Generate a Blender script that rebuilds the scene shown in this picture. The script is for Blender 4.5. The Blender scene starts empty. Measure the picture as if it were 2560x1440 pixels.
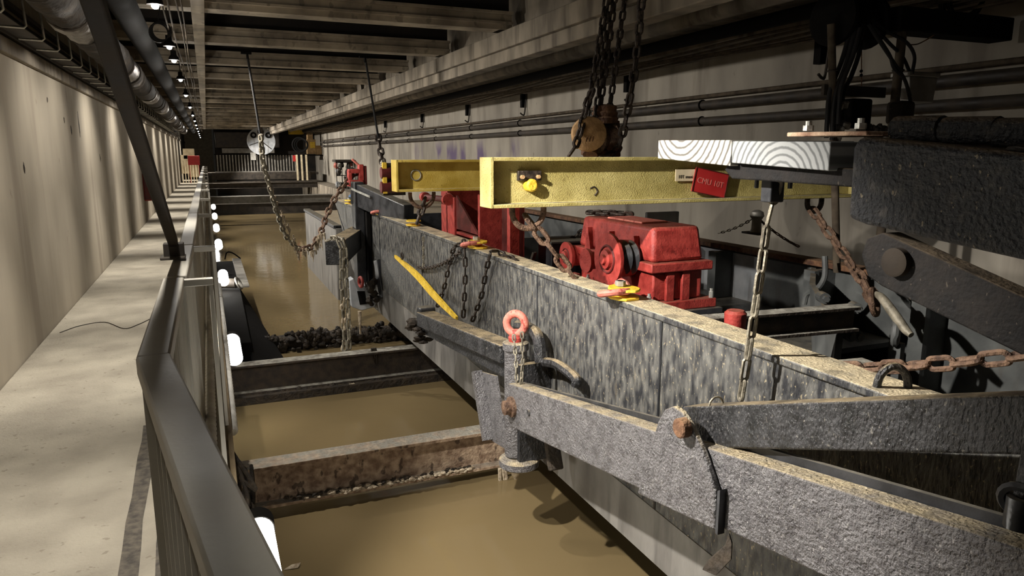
import bpy, bmesh, math, random
from mathutils import Vector, Matrix, Quaternion
random.seed(7)
PI = math.pi
sc = bpy.context.scene
C = sc.collection

# ------------------------------------------------------------------ camera
CAMZ = 1.6
FPX = 1790.0
PITCH = math.atan((720 - 385) / FPX)
YAW = math.atan((1280 - 515) * math.cos(PITCH) / FPX)
cam_d = bpy.data.cameras.new('camera')
cam_d.sensor_width = 36.0
cam_d.lens = FPX / 2560 * 36.0
cam_d.clip_start = 0.05
cam_d.clip_end = 300
cam = bpy.data.objects.new('camera', cam_d)
C.objects.link(cam)
cam.location = (0, 0, CAMZ)
cam.rotation_euler = (PI / 2 - PITCH, 0, -YAW)
sc.camera = cam

# ------------------------------------------------------------------ world, exposure
wd = bpy.data.worlds.new('world')
sc.world = wd
wd.use_nodes = True
wd.node_tree.nodes['Background'].inputs[0].default_value = (1.0, 0.9, 0.75, 1)
wd.node_tree.nodes['Background'].inputs[1].default_value = 0.004
sc.view_settings.view_transform = 'Standard'
sc.view_settings.look = 'None'
sc.view_settings.gamma = 1.0
sc.view_settings.use_curve_mapping = False
sc.view_settings.exposure = 1.08
LAMP_WALL = 66.0      # each ceiling lamp, spot added towards the left wall (W)
LAMP_GLOW = 4.0       # bare bulb spill, all round (W)
LAMP_DOWN = 125.0     # each ceiling lamp, spot added downward (W)
LAMP_SIDE = 300.0    # each ceiling lamp, spot added over the canal (W)
TUBE_EMIT = 11.0     # canal tube lamps

# ------------------------------------------------------------------ helpers
_fw = Vector((math.sin(YAW) * math.cos(PITCH), math.cos(YAW) * math.cos(PITCH), -math.sin(PITCH)))
_rt = Vector((math.cos(YAW), -math.sin(YAW), 0))
_up = _rt.cross(_fw)
def at(x, y, X=None, Y=None, Z=None):
    """world point on the plane X=, Y= or Z= that was measured at pixel (x, y) of the photograph"""
    d = _fw + _rt * ((x - 1280) / FPX) - _up * ((y - 720) / FPX)
    if X is not None: t = X / d.x
    elif Y is not None: t = Y / d.y
    else: t = (Z - CAMZ) / d.z
    return Vector((0, 0, CAMZ)) + d * t

WL = {}
def V(*a): return Vector(a)

class MB:
    def __init__(s):
        s.v = []; s.f = []
    def add(s, vs, fs):
        b = len(s.v)
        s.v += [Vector(p) for p in vs]
        s.f += [tuple(i + b for i in f) for f in fs]
        return s
    def box(s, x0, x1, y0, y1, z0, z1):
        vs = [(x, y, z) for z in (z0, z1) for y in (y0, y1) for x in (x0, x1)]
        return s.add(vs, [(0, 2, 3, 1), (4, 5, 7, 6), (0, 1, 5, 4), (2, 6, 7, 3), (0, 4, 6, 2), (1, 3, 7, 5)])
    def frame(s, p0, p1, up=(0, 0, 1)):
        p0 = Vector(p0); p1 = Vector(p1)
        t = (p1 - p0).normalized(); u = Vector(up)
        if abs(t.dot(u)) > 0.99: u = Vector((1, 0, 0))
        sd = t.cross(u).normalized(); u = sd.cross(t).normalized()
        return p0, p1, t, sd, u
    def bar(s, p0, p1, w, h, up=(0, 0, 1), w1=None, h1=None):
        p0, p1, t, sd, u = s.frame(p0, p1, up)
        w1 = w if w1 is None else w1; h1 = h if h1 is None else h1
        vs = []
        for p, a, b in ((p0, w, h), (p1, w1, h1)):
            vs += [p - sd * a / 2 - u * b / 2, p + sd * a / 2 - u * b / 2, p + sd * a / 2 + u * b / 2, p - sd * a / 2 + u * b / 2]
        return s.add(vs, [(3, 2, 1, 0), (4, 5, 6, 7), (0, 1, 5, 4), (1, 2, 6, 5), (2, 3, 7, 6), (3, 0, 4, 7)])
    def profile(s, p0, p1, pts, up=(0, 0, 1)):
        """extrude a 2D profile (side, up) from p0 to p1"""
        p0, p1, t, sd, u = s.frame(p0, p1, up)
        n = len(pts)
        vs = [p + sd * a + u * b for p in (p0, p1) for a, b in pts]
        fs = [tuple(range(n)), tuple(range(2 * n - 1, n - 1, -1))]
        fs += [(i, i + n, (i + 1) % n + n, (i + 1) % n) for i in range(n)]
        return s.add(vs, fs)
    def ibeam(s, p0, p1, h, b, tw, tf, up=(0, 0, 1)):
        H = h / 2; B = b / 2; T = tw / 2
        pts = [(-B, -H), (B, -H), (B, -H + tf), (T, -H + tf), (T, H - tf), (B, H - tf), (B, H), (-B, H), (-B, H - tf), (-T, H - tf), (-T, -H + tf), (-B, -H + tf)]
        return s.profile(p0, p1, pts, up)
    def prism(s, pts, vec):
        n = len(pts); vec = Vector(vec)
        vs = [Vector(p) for p in pts] + [Vector(p) + vec for p in pts]
        fs = [tuple(range(n - 1, -1, -1)), tuple(range(n, 2 * n))]
        fs += [(i, (i + 1) % n, (i + 1) % n + n, i + n) for i in range(n)]
        return s.add(vs, fs)
    def prismX(s, yz, x0, x1):
        return s.prism([(x0, y, z) for y, z in yz], (x1 - x0, 0, 0))
    def cyl(s, p0, p1, r, r1=None, n=16):
        p0, p1, t, sd, u = s.frame(p0, p1)
        r1 = r if r1 is None else r1
        vs = []
        for p, q in ((p0, r), (p1, r1)):
            vs += [p + (sd * math.cos(2 * PI * i / n) + u * math.sin(2 * PI * i / n)) * q for i in range(n)]
        fs = [tuple(range(n - 1, -1, -1)), tuple(range(n, 2 * n))]
        fs += [(i, (i + 1) % n, (i + 1) % n + n, i + n) for i in range(n)]
        return s.add(vs, fs)
    def lathe(s, p0, axis, prof, n=20):
        """prof = [(dist along axis, radius)]"""
        p0 = Vector(p0); ax = Vector(axis).normalized()
        _, _, t, sd, u = s.frame(p0, p0 + ax)
        vs = []
        for d, r in prof:
            vs += [p0 + ax * d + (sd * math.cos(2 * PI * i / n) + u * math.sin(2 * PI * i / n)) * max(r, 1e-4) for i in range(n)]
        m = len(prof)
        fs = [tuple(range(n - 1, -1, -1)), tuple(range((m - 1) * n, m * n))]
        for k in range(m - 1):
            fs += [(k * n + i, k * n + (i + 1) % n, (k + 1) * n + (i + 1) % n, (k + 1) * n + i) for i in range(n)]
        return s.add(vs, fs)
    def tube(s, path, r, n=8, closed=False, rf=None):
        P = [Vector(p) for p in path]; m = len(P)
        vs = []; prev = None
        for i, p in enumerate(P):
            if closed: t = P[(i + 1) % m] - P[i - 1]
            else: t = P[min(i + 1, m - 1)] - P[max(i - 1, 0)]
            t.normalize()
            if prev is None:
                u = Vector((0, 0, 1)) if abs(t.z) < 0.9 else Vector((1, 0, 0))
            else: u = prev
            sd = t.cross(u).normalized(); u = sd.cross(t).normalized(); prev = u
            rr = r if rf is None else r * rf(i / max(m - 1, 1))
            vs += [p + (sd * math.cos(2 * PI * k / n) + u * math.sin(2 * PI * k / n)) * rr for k in range(n)]
        fs = []
        for i in range(m if closed else m - 1):
            a = i * n; b = ((i + 1) % m) * n
            fs += [(a + k, a + (k + 1) % n, b + (k + 1) % n, b + k) for k in range(n)]
        if not closed: fs += [tuple(range(n - 1, -1, -1)), tuple(range((m - 1) * n, m * n))]
        return s.add(vs, fs)
    def ring(s, c, axis, R, r, n=24, k=8, a0=0, a1=2 * PI):
        c = Vector(c); _, _, t, sd, u = s.frame(c, c + Vector(axis))
        full = abs(a1 - a0 - 2 * PI) < 1e-6
        m = n if full else n + 1
        pts = [c + (sd * math.cos(a0 + (a1 - a0) * i / n) + u * math.sin(a0 + (a1 - a0) * i / n)) * R for i in range(m)]
        return s.tube(pts, r, k, closed=full)
    def ball(s, c, r, n=12, sz=1.0):
        c = Vector(c)
        prof = [(-math.cos(PI * i / 8) * r * sz, math.sin(PI * i / 8) * r) for i in range(9)]
        return s.lathe(c, (0, 0, 1), prof, n)
    def blob(s, c, r, seed=0, sx=1, sy=1, sz=1):
        rnd = random.Random(seed)
        n = 8; rows = 6; vs = []
        for i in range(rows + 1):
            th = PI * i / rows
            for k in range(n):
                q = r * (0.75 + 0.5 * rnd.random())
                vs.append(Vector(c) + Vector((math.sin(th) * math.cos(2 * PI * k / n) * q * sx, math.sin(th) * math.sin(2 * PI * k / n) * q * sy, math.cos(th) * q * sz)))
        fs = []
        for i in range(rows):
            fs += [(i * n + k, i * n + (k + 1) % n, (i + 1) * n + (k + 1) % n, (i + 1) * n + k) for k in range(n)]
        return s.add(vs, fs)
    def mesh(s, name, mat, smooth=False):
        me = bpy.data.meshes.new(name)
        me.from_pydata([tuple(p) for p in s.v], [], s.f)
        me.materials.append(M[mat] if isinstance(mat, str) else mat)
        bm = bmesh.new(); bm.from_mesh(me)
        bmesh.ops.recalc_face_normals(bm, faces=bm.faces)
        bm.to_mesh(me); bm.free()
        if smooth:
            me.polygons.foreach_set('use_smooth', [True] * len(me.polygons))
            me.set_sharp_from_angle(angle=math.radians(40))
        me.update()
        return me
    def build(s, name, mat, parent=None, bevel=0, smooth=False, kind=None, label=None):
        lo = Vector([min(p[i] for p in s.v) for i in range(3)]); hi = Vector([max(p[i] for p in s.v) for i in range(3)])
        c = Vector(((lo.x + hi.x) / 2, (lo.y + hi.y) / 2, lo.z))
        s.v = [p - c for p in s.v]
        me = s.mesh(name, mat, smooth or bevel > 0)
        o = bpy.data.objects.new(name, me); C.objects.link(o)
        WL[o.name] = c
        if parent is not None:
            o.parent = parent; o.location = c - WL[parent.name]
        else: o.location = c
        if bevel:
            b = o.modifiers.new('bevel', 'BEVEL'); b.width = bevel; b.segments = 2; b.limit_method = 'ANGLE'; b.angle_limit = math.radians(35)
        if kind: o['kind'] = kind
        if label: o['label'] = label
        return o

def inst(name, me, mw, parent):
    o = bpy.data.objects.new(name, me); C.objects.link(o)
    WL[o.name] = mw.to_translation()
    o.parent = parent
    o.matrix_basis = Matrix.Translation(-WL[parent.name]) @ mw
    return o
def tag(o, label, cat, group=None, kind=None):
    o['label'] = label; o['category'] = cat
    if group: o['group'] = group
    if kind: o['kind'] = kind
    return o
def thing(name, label, cat, loc, group=None):
    o = bpy.data.objects.new(name, None); C.objects.link(o)
    o.empty_display_size = 0.1
    o.location = loc; WL[o.name] = Vector(loc)
    return tag(o, label, cat, group)
def struct(name, mb, mat, bevel=0, label=None, smooth=False):
    o = mb.build(name, mat, None, bevel, smooth); o['kind'] = 'structure'
    if label: o['label'] = label
    return o
def smoothpath(pts, n=8):
    P = [Vector(p) for p in pts]
    Q = [P[0] * 2 - P[1]] + P + [P[-1] * 2 - P[-2]]
    out = []
    for i in range(1, len(Q) - 2):
        for k in range(n):
            t = k / n
            a, b, c, d = Q[i - 1], Q[i], Q[i + 1], Q[i + 2]
            out.append(0.5 * ((2 * b) + (c - a) * t + (2 * a - 5 * b + 4 * c - d) * t * t + (3 * b - a - 3 * c + d) * t ** 3))
    out.append(P[-1])
    return out
def resample(path, step):
    P = [Vector(p) for p in path]
    out = [(P[0].copy(), (P[1] - P[0]).normalized())]; need = step
    for a, b in zip(P[:-1], P[1:]):
        L = (b - a).length; d = 0
        while L - d >= need:
            d += need; out.append((a.lerp(b, d / L), (b - a).normalized())); need = step
        need -= (L - d)
    return out
def sag(p0, p1, s, n=16):
    p0 = Vector(p0); p1 = Vector(p1)
    return [p0.lerp(p1, i / n) - Vector((0, 0, s * 4 * (i / n) * (1 - i / n))) for i in range(n + 1)]

LINKS = {}
def link_mesh(pitch, w, r, mat, n=10, k=6):
    key = (round(pitch, 4), round(w, 4), round(r, 4), mat)
    if key in LINKS: return LINKS[key]
    half = pitch / 2 + r; R = w / 2 - r; st = max(half - r - R, 0.001)
    pts = []
    for i in range(n + 1):
        a = -PI / 2 + PI * i / n; pts.append((st + R * math.cos(a), R * math.sin(a), 0))
    for i in range(n + 1):
        a = PI / 2 + PI * i / n; pts.append((-st + R * math.cos(a), R * math.sin(a), 0))
    me = MB().tube(pts, r, k, closed=True).mesh('link', mat, True)
    LINKS[key] = me
    return me
def chain(name, label, path, pitch, w, r, mat, group=None, roll=0.4, joined=False, parent=None, twist=0.0):
    rs = resample(path, pitch)
    me = link_mesh(pitch, w, r, mat)
    if parent is None: t = thing(name, label, 'chain', rs[0][0], group)
    else: t = parent
    mb = MB()
    for i, (p, d) in enumerate(rs):
        q = d.to_track_quat('X', 'Z')
        Mx = Matrix.Translation(p) @ q.to_matrix().to_4x4() @ Matrix.Rotation(roll + (PI / 2) * (i % 2) + twist * i + random.uniform(-.12, .12), 4, 'X')
        if joined: mb.add([Mx @ v.co for v in me.vertices], [tuple(f.vertices) for f in me.polygons])
        else: inst('link', me, Mx, t)
    if joined: mb.build('links', mat, t, smooth=True, kind='stuff')
    return t

# ------------------------------------------------------------------ materials
M = {}
def lin(r, g, b):
    f = lambda c: ((c / 255 + 0.055) / 1.055) ** 2.4 if c > 10 else c / 255 / 12.92
    return (f(r), f(g), f(b), 1)
def mat(name, c0, c1, scale=6, stretch=(1, 1, 1), rough=(0.6, 0.85), metal=0.0, bump=0.2, bscale=None, speck=None, dust=None, streak=None, detail=6, spec=0.5, contrast=(0.35, 0.65)):
    m = bpy.data.materials.new(name); m.use_nodes = True
    nt = m.node_tree; N = nt.nodes; L = nt.links
    bs = N['Principled BSDF']
    g = N.new('ShaderNodeNewGeometry')
    mp = N.new('ShaderNodeMapping'); mp.inputs['Scale'].default_value = stretch
    L.new(g.outputs['Position'], mp.inputs['Vector'])
    n1 = N.new('ShaderNodeTexNoise'); n1.inputs['Scale'].default_value = scale; n1.inputs['Detail'].default_value = detail
    L.new(mp.outputs[0], n1.inputs['Vector'])
    r1 = N.new('ShaderNodeValToRGB'); r1.color_ramp.elements[0].position = contrast[0]; r1.color_ramp.elements[1].position = contrast[1]
    r1.color_ramp.elements[0].color = c0; r1.color_ramp.elements[1].color = c1
    L.new(n1.outputs['Fac'], r1.inputs[0])
    col = r1.outputs[0]
    def mix(colA, colB, fac):
        x = N.new('ShaderNodeMix'); x.data_type = 'RGBA'
        L.new(fac, x.inputs[0]); L.new(colA, x.inputs[6])
        if isinstance(colB, tuple): x.inputs[7].default_value = colB
        else: L.new(colB, x.inputs[7])
        return x.outputs[2]
    def noise(sc_, st=(1, 1, 1), det=4):
        mm = N.new('ShaderNodeMapping'); mm.inputs['Scale'].default_value = st
        mm.inputs['Location'].default_value = (random.uniform(0, 9), random.uniform(0, 9), random.uniform(0, 9))
        L.new(g.outputs['Position'], mm.inputs['Vector'])
        nn = N.new('ShaderNodeTexNoise'); nn.inputs['Scale'].default_value = sc_; nn.inputs['Detail'].default_value = det
        L.new(mm.outputs[0], nn.inputs['Vector']); return nn.outputs['Fac']
    def ramp(fac, a, b, va=0.0, vb=1.0):
        x = N.new('ShaderNodeMapRange'); x.inputs[1].default_value = a; x.inputs[2].default_value = b; x.inputs[3].default_value = va; x.inputs[4].default_value = vb
        L.new(fac, x.inputs[0]); return x.outputs[0]
    if streak:   # (colour, scale, threshold, strength)
        f = ramp(noise(streak[1], (1, 1, 0.14)), streak[2], streak[2] + 0.12, 0, streak[3]); col = mix(col, streak[0], f)
    if speck:    # (colour, scale, threshold, strength)
        f = ramp(noise(speck[1], (1, 1, 0.6), 3), speck[2], speck[2] + 0.05, 0, speck[3]); col = mix(col, speck[0], f)
    if dust:     # (colour, amount): dry dirt lying on upward faces
        sp = N.new('ShaderNodeSeparateXYZ'); L.new(g.outputs['Normal'], sp.inputs[0])
        f = ramp(sp.outputs['Z'], 0.55, 0.9)
        mu = N.new('ShaderNodeMath'); mu.operation = 'MULTIPLY'; L.new(f, mu.inputs[0]); L.new(ramp(noise(9, det=8), 0.32, 0.58, 0.25, dust[1]), mu.inputs[1])
        dc = N.new('ShaderNodeValToRGB'); dc.color_ramp.elements[0].color = tuple(c * 0.6 for c in dust[0][:3]) + (1,); dc.color_ramp.elements[1].color = dust[0]
        dc.color_ramp.elements[0].position = .3; dc.color_ramp.elements[1].position = .7
        L.new(noise(30, det=8), dc.inputs[0])
        col = mix(col, dc.outputs[0], mu.outputs[0])
    L.new(col, bs.inputs['Base Color'])
    L.new(ramp(n1.outputs['Fac'], 0.3, 0.7, rough[0], rough[1]), bs.inputs['Roughness'])
    bs.inputs['Metallic'].default_value = metal
    bs.inputs['Specular IOR Level'].default_value = spec
    if bump:
        bp = N.new('ShaderNodeBump'); bp.inputs['Strength'].default_value = bump; bp.inputs['Distance'].default_value = 0.02
        L.new(noise(bscale or scale * 5, stretch, 8), bp.inputs['Height']); L.new(bp.outputs[0], bs.inputs['Normal'])
    M[name] = m
    m['_'] = 0
    return m
def emit(name, col, s):
    m = bpy.data.materials.new(name); m.use_nodes = True
    bs = m.node_tree.nodes['Principled BSDF']
    bs.inputs['Base Color'].default_value = (.8, .8, .78, 1)
    bs.inputs['Emission Color'].default_value = col; bs.inputs['Emission Strength'].default_value = s
    M[name] = m
DIRT = lin(168, 150, 118)
mat('wall_concrete', lin(140, 131, 115), lin(172, 162, 144), .9, (1, 1, .35), (.8, .95), bump=.2, bscale=9, streak=(lin(118, 106, 92), 2.2, .56, .45), speck=(lin(104, 90, 74), 6, .70, .5))
mat('wall_grey', lin(124, 118, 108), lin(158, 151, 138), 1.1, (1, 1, .4), (.85, .95), bump=.3, bscale=10, streak=(lin(104, 96, 86), 2.6, .55, .6), speck=(lin(84, 75, 64), 5, .70, .6))
mat('floor_concrete', lin(162, 154, 138), lin(192, 184, 166), 2.5, (1, 1, 1), (.75, .92), bump=.5, bscale=70, speck=(lin(128, 116, 98), 22, .66, .5))
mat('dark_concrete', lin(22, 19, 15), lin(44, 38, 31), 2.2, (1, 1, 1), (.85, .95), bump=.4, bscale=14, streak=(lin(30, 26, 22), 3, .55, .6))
mat('beam_concrete', lin(96, 88, 76), lin(140, 130, 114), 3, (1, 1, .5), (.85, .95), bump=.3, bscale=14, streak=(lin(66, 58, 48), 5, .55, .7))
mat('ceiling_steel', lin(108, 98, 83), lin(160, 148, 128), 2.6, (1, 1, 1), (.7, .9), bump=.25, bscale=16, speck=(lin(70, 61, 50), 9, .6, .45))
mat('rail_paint', lin(138, 133, 122), lin(158, 153, 142), 3, (1, 1, 1), (.45, .6), bump=.04, bscale=60)
mat('black_steel', lin(24, 25, 27), lin(52, 52, 54), 14, (1, 1, .6), (.28, .5), bump=.8, bscale=75, speck=(lin(150, 145, 135), 75, .65, .5), dust=(DIRT, .95), spec=.6)
mat('hull_paint', lin(50, 51, 54), lin(112, 111, 106), 26, (1, 1, .4), (.3, .55), bump=.5, bscale=80, speck=(lin(184, 170, 138), 85, .64, .7), streak=(lin(140, 130, 110), 30, .64, .5), dust=(lin(216, 200, 166), 1.2), spec=.5, contrast=(.38, .68))
mat('hull_smooth', lin(98, 96, 93), lin(136, 133, 128), 4, (1, 1, .4), (.4, .65), bump=.15, bscale=40, streak=(lin(74, 72, 70), 10, .55, .5), dust=(DIRT, .8))
mat('arm_steel', lin(82, 80, 82), lin(118, 116, 117), 22, (1, 1, 1), (.24, .36), bump=1.0, bscale=75, speck=(lin(178, 174, 170), 80, .645, .55), dust=(lin(190, 174, 142), 1.0), spec=.65, contrast=(.3, .75))  # pale specks put the steel's fine glints into the colour
mat('crusted_steel', lin(30, 32, 36), lin(80, 77, 73), 26, (1, 1, 1), (.4, .7), bump=1.0, bscale=70, speck=(lin(150, 138, 112), 60, .66, .6), dust=(lin(124, 106, 84), 1.0), contrast=(.5, .8))
mat('shaded_steel', lin(14, 13, 13), lin(34, 31, 29), 14, (1, 1, 1), (.7, .9), bump=.35, bscale=60, speck=(lin(90, 82, 72), 70, .68, .5), dust=(lin(92, 80, 64), .9), spec=.2)  # near-black colour stands in for the shadow below the block
mat('gloss_black', lin(34, 35, 38), lin(56, 57, 60), 8, (1, 1, 1), (.3, .45), bump=.15, bscale=40, dust=(lin(130, 124, 110), .8))
mat('grey_paint', lin(70, 72, 72), lin(98, 100, 98), 4, (1, 1, 1), (.5, .7), bump=.12, bscale=30, streak=(lin(74, 68, 60), 8, .6, .5), dust=(lin(130, 118, 98), .8))
mat('white_paint', lin(150, 154, 158), lin(186, 188, 190), 4, (1, 1, 1), (.5, .7), bump=.12, bscale=30, streak=(lin(110, 104, 96), 9, .6, .6))
mat('yellow_paint', lin(168, 142, 54), lin(196, 172, 84), 6, (1, 1, 1), (.45, .65), bump=.3, bscale=90, speck=(lin(120, 98, 40), 40, .64, .5), dust=(lin(170, 160, 130), .8))
mat('pale_yellow', lin(160, 146, 84), lin(190, 176, 112), 6, (1, 1, 1), (.5, .7), bump=.4, bscale=110, speck=(lin(120, 104, 56), 70, .62, .55), dust=(lin(160, 152, 130), .9))
mat('bright_yellow', lin(214, 174, 40), lin(236, 200, 70), 14, (1, 1, 1), (.45, .6), bump=.4, bscale=60, speck=(lin(120, 90, 30), 30, .64, .7))
mat('red_paint', lin(140, 44, 39), lin(176, 66, 57), 14, (1, 1, 1), (.45, .65), bump=.25, bscale=60, speck=(lin(96, 28, 24), 40, .64, .6), dust=(lin(150, 92, 74), .8))
mat('dark_red', lin(70, 20, 18), lin(100, 32, 28), 8, (1, 1, 1), (.45, .65), bump=.2, bscale=60, dust=(lin(110, 70, 60), .6))
mat('red_sign', lin(176, 40, 40), lin(190, 50, 48), 8, (1, 1, 1), (.4, .5), bump=0)
mat('pink_red', lin(196, 110, 96), lin(214, 130, 112), 20, (1, 1, 1), (.5, .7), bump=.3, bscale=60, speck=(lin(150, 50, 44), 30, .6, .8))
mat('rust', lin(74, 48, 34), lin(122, 88, 62), 18, (1, 1, 1), (.75, .95), bump=.6, bscale=60, dust=(lin(160, 126, 92), .7))
mat('rust_plate', lin(140, 106, 84), lin(200, 172, 144), 14, (1, 1, 1), (.8, .95), bump=.5, bscale=60)
mat('tan_rust', lin(150, 116, 76), lin(188, 152, 108), 20, (1, 1, 1), (.75, .9), bump=.4, bscale=60)
mat('hook_steel', lin(120, 114, 100), lin(160, 152, 134), 20, (1, 1, 1), (.4, .6), metal=.2, bump=.2)
mat('chain_dark', lin(44, 38, 34), lin(82, 72, 64), 30, (1, 1, 1), (.35, .6), metal=.5, bump=.4, bscale=80)
mat('chain_rust', lin(70, 50, 38), lin(122, 96, 76), 30, (1, 1, 1), (.6, .85), metal=.15, bump=.6, bscale=80)
mat('chain_pale', lin(104, 98, 86), lin(158, 151, 133), 30, (1, 1, 1), (.35, .6), metal=.35, bump=.3, bscale=80)
mat('galvanised', lin(170, 170, 164), lin(208, 208, 200), 20, (1, 1, 1), (.3, .5), metal=.6, bump=.1)
mat('canal_steel', lin(128, 104, 84), lin(192, 168, 142), 16, (1, 1, 1), (.8, .95), bump=.7, bscale=45, speck=(lin(60, 46, 36), 14, .62, .75), dust=(lin(150, 146, 134), .95))
mat('dark_girder', lin(40, 33, 27), lin(70, 59, 48), 12, (1, 1, 1), (.6, .85), bump=.5, bscale=45, dust=(lin(176, 172, 160), 1.0))
mat('mud', lin(30, 25, 20), lin(64, 54, 42), 12, (1, 1, 1), (.6, .9), bump=1.0, bscale=30)
mat('pipe_dark', lin(38, 33, 28), lin(66, 58, 49), 6, (1, 1, 1), (.55, .8), bump=.2, bscale=20, dust=(lin(92, 84, 70), .7))
mat('pipe_black', lin(9, 8, 8), lin(20, 18, 16), 6, (1, 1, 1), (.85, .95), bump=.1, spec=.15)
mat('foil', lin(70, 66, 62), lin(150, 146, 142), 9, (1, 1, 1), (.25, .5), metal=.6, bump=.9, bscale=14)
mat('lagging', lin(24, 20, 16), lin(56, 48, 38), 9, (1, 1, 1), (.8, .95), bump=.9, bscale=14)
mat('steel_bar', lin(32, 27, 22), lin(48, 41, 33), 6, (1, 1, 1), (.75, .9), bump=.1, spec=.2)
mat('steel_grey', lin(120, 116, 108), lin(150, 146, 138), 6, (1, 1, 1), (.4, .6), metal=.3, bump=.1)
mat('rubber', lin(12, 11, 11), lin(24, 22, 20), 10, (1, 1, 1), (.7, .9), bump=.1)
mat('cable_brown', lin(60, 52, 43), lin(88, 78, 65), 10, (1, 1, 1), (.85, .95), bump=.1, spec=.2)
mat('white_plastic', lin(200, 198, 190), lin(226, 224, 216), 10, (1, 1, 1), (.4, .6), bump=.05)
mat('cream', lin(206, 190, 156), lin(232, 218, 186), 6, (1, 1, 1), (.5, .7), bump=.1)
mat('cardboard', lin(160, 130, 88), lin(188, 156, 112), 8, (1, 1, 1), (.8, .9), bump=.1)
mat('lath', lin(120, 104, 80), lin(160, 142, 112), 20, (1, .2, 1), (.7, .9), bump=.3)
mat('debris', lin(150, 132, 108), lin(214, 200, 176), 30, (1, 1, 1), (.8, .95), bump=.5)
mat('rubber_mark', lin(74, 70, 64), lin(118, 110, 98), 24, (1, 1, 1), (.8, .9), bump=.2)
mat('lettering_pale', lin(196, 110, 100), lin(206, 120, 110), 8, (1, 1, 1), (.5, .6), bump=0)
mat('lettering_dark', lin(50, 46, 36), lin(60, 55, 44), 8, (1, 1, 1), (.5, .6), bump=0)
emit('bulb', (1, .96, .9, 1), 60.0)
emit('tube_glow', (1, .97, .9, 1), TUBE_EMIT)

# water: opaque silty brown, glossy, faint ripples
m = bpy.data.materials.new('canal_water'); m.use_nodes = True; M['canal_water'] = m
nt = m.node_tree; N = nt.nodes; L = nt.links; bs = N['Principled BSDF']
g = N.new('ShaderNodeNewGeometry'); n1 = N.new('ShaderNodeTexNoise'); n1.inputs['Scale'].default_value = .8; L.new(g.outputs['Position'], n1.inputs['Vector'])
r1 = N.new('ShaderNodeValToRGB'); r1.color_ramp.elements[0].color = lin(104, 90, 64); r1.color_ramp.elements[1].color = lin(122, 106, 76); L.new(n1.outputs['Fac'], r1.inputs[0]); L.new(r1.outputs[0], bs.inputs['Base Color'])
bs.inputs['Roughness'].default_value = .09; bs.inputs['IOR'].default_value = 1.33
n2 = N.new('ShaderNodeTexNoise'); n2.inputs['Scale'].default_value = 5; n2.inputs['Detail'].default_value = 3; L.new(g.outputs['Position'], n2.inputs['Vector'])
bp = N.new('ShaderNodeBump'); bp.inputs['Strength'].default_value = .1; bp.inputs['Distance'].default_value = .03; L.new(n2.outputs['Fac'], bp.inputs['Height']); L.new(bp.outputs[0], bs.inputs['Normal'])

# timber end grain: growth rings round the heart of each baulk
for tn, ly, lz, ca, cb, tsc in (('timber_end', -.08, -.20, lin(84, 81, 75), lin(186, 182, 172), 10), ('timber_end_grey', .03, .05, lin(96, 98, 98), lin(146, 148, 147), 12)):
    m = bpy.data.materials.new(tn); m.use_nodes = True; M[tn] = m
    nt = m.node_tree; N = nt.nodes; L = nt.links; bs = N['Principled BSDF']
    tc = N.new('ShaderNodeTexCoord'); mp = N.new('ShaderNodeMapping'); mp.inputs['Location'].default_value = (0, ly, lz); mp.inputs['Scale'].default_value = (0.02, 1, 1)
    L.new(tc.outputs['Object'], mp.inputs[0])
    wv = N.new('ShaderNodeTexWave'); wv.wave_type = 'RINGS'; wv.rings_direction = 'SPHERICAL'; wv.inputs['Scale'].default_value = tsc; wv.inputs['Distortion'].default_value = 1.2; wv.inputs['Detail Scale'].default_value = 2.5
    L.new(mp.outputs[0], wv.inputs[0])
    r1 = N.new('ShaderNodeValToRGB'); r1.color_ramp.elements[0].color = ca; r1.color_ramp.elements[1].color = cb; r1.color_ramp.elements[0].position = .08; r1.color_ramp.elements[1].position = .5
    L.new(wv.outputs['Fac'], r1.inputs[0]); L.new(r1.outputs[0], bs.inputs['Base Color']); bs.inputs['Roughness'].default_value = .85
    bp = N.new('ShaderNodeBump'); bp.inputs['Strength'].default_value = .3; L.new(wv.outputs['Fac'], bp.inputs['Height']); L.new(bp.outputs[0], bs.inputs['Normal'])

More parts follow.
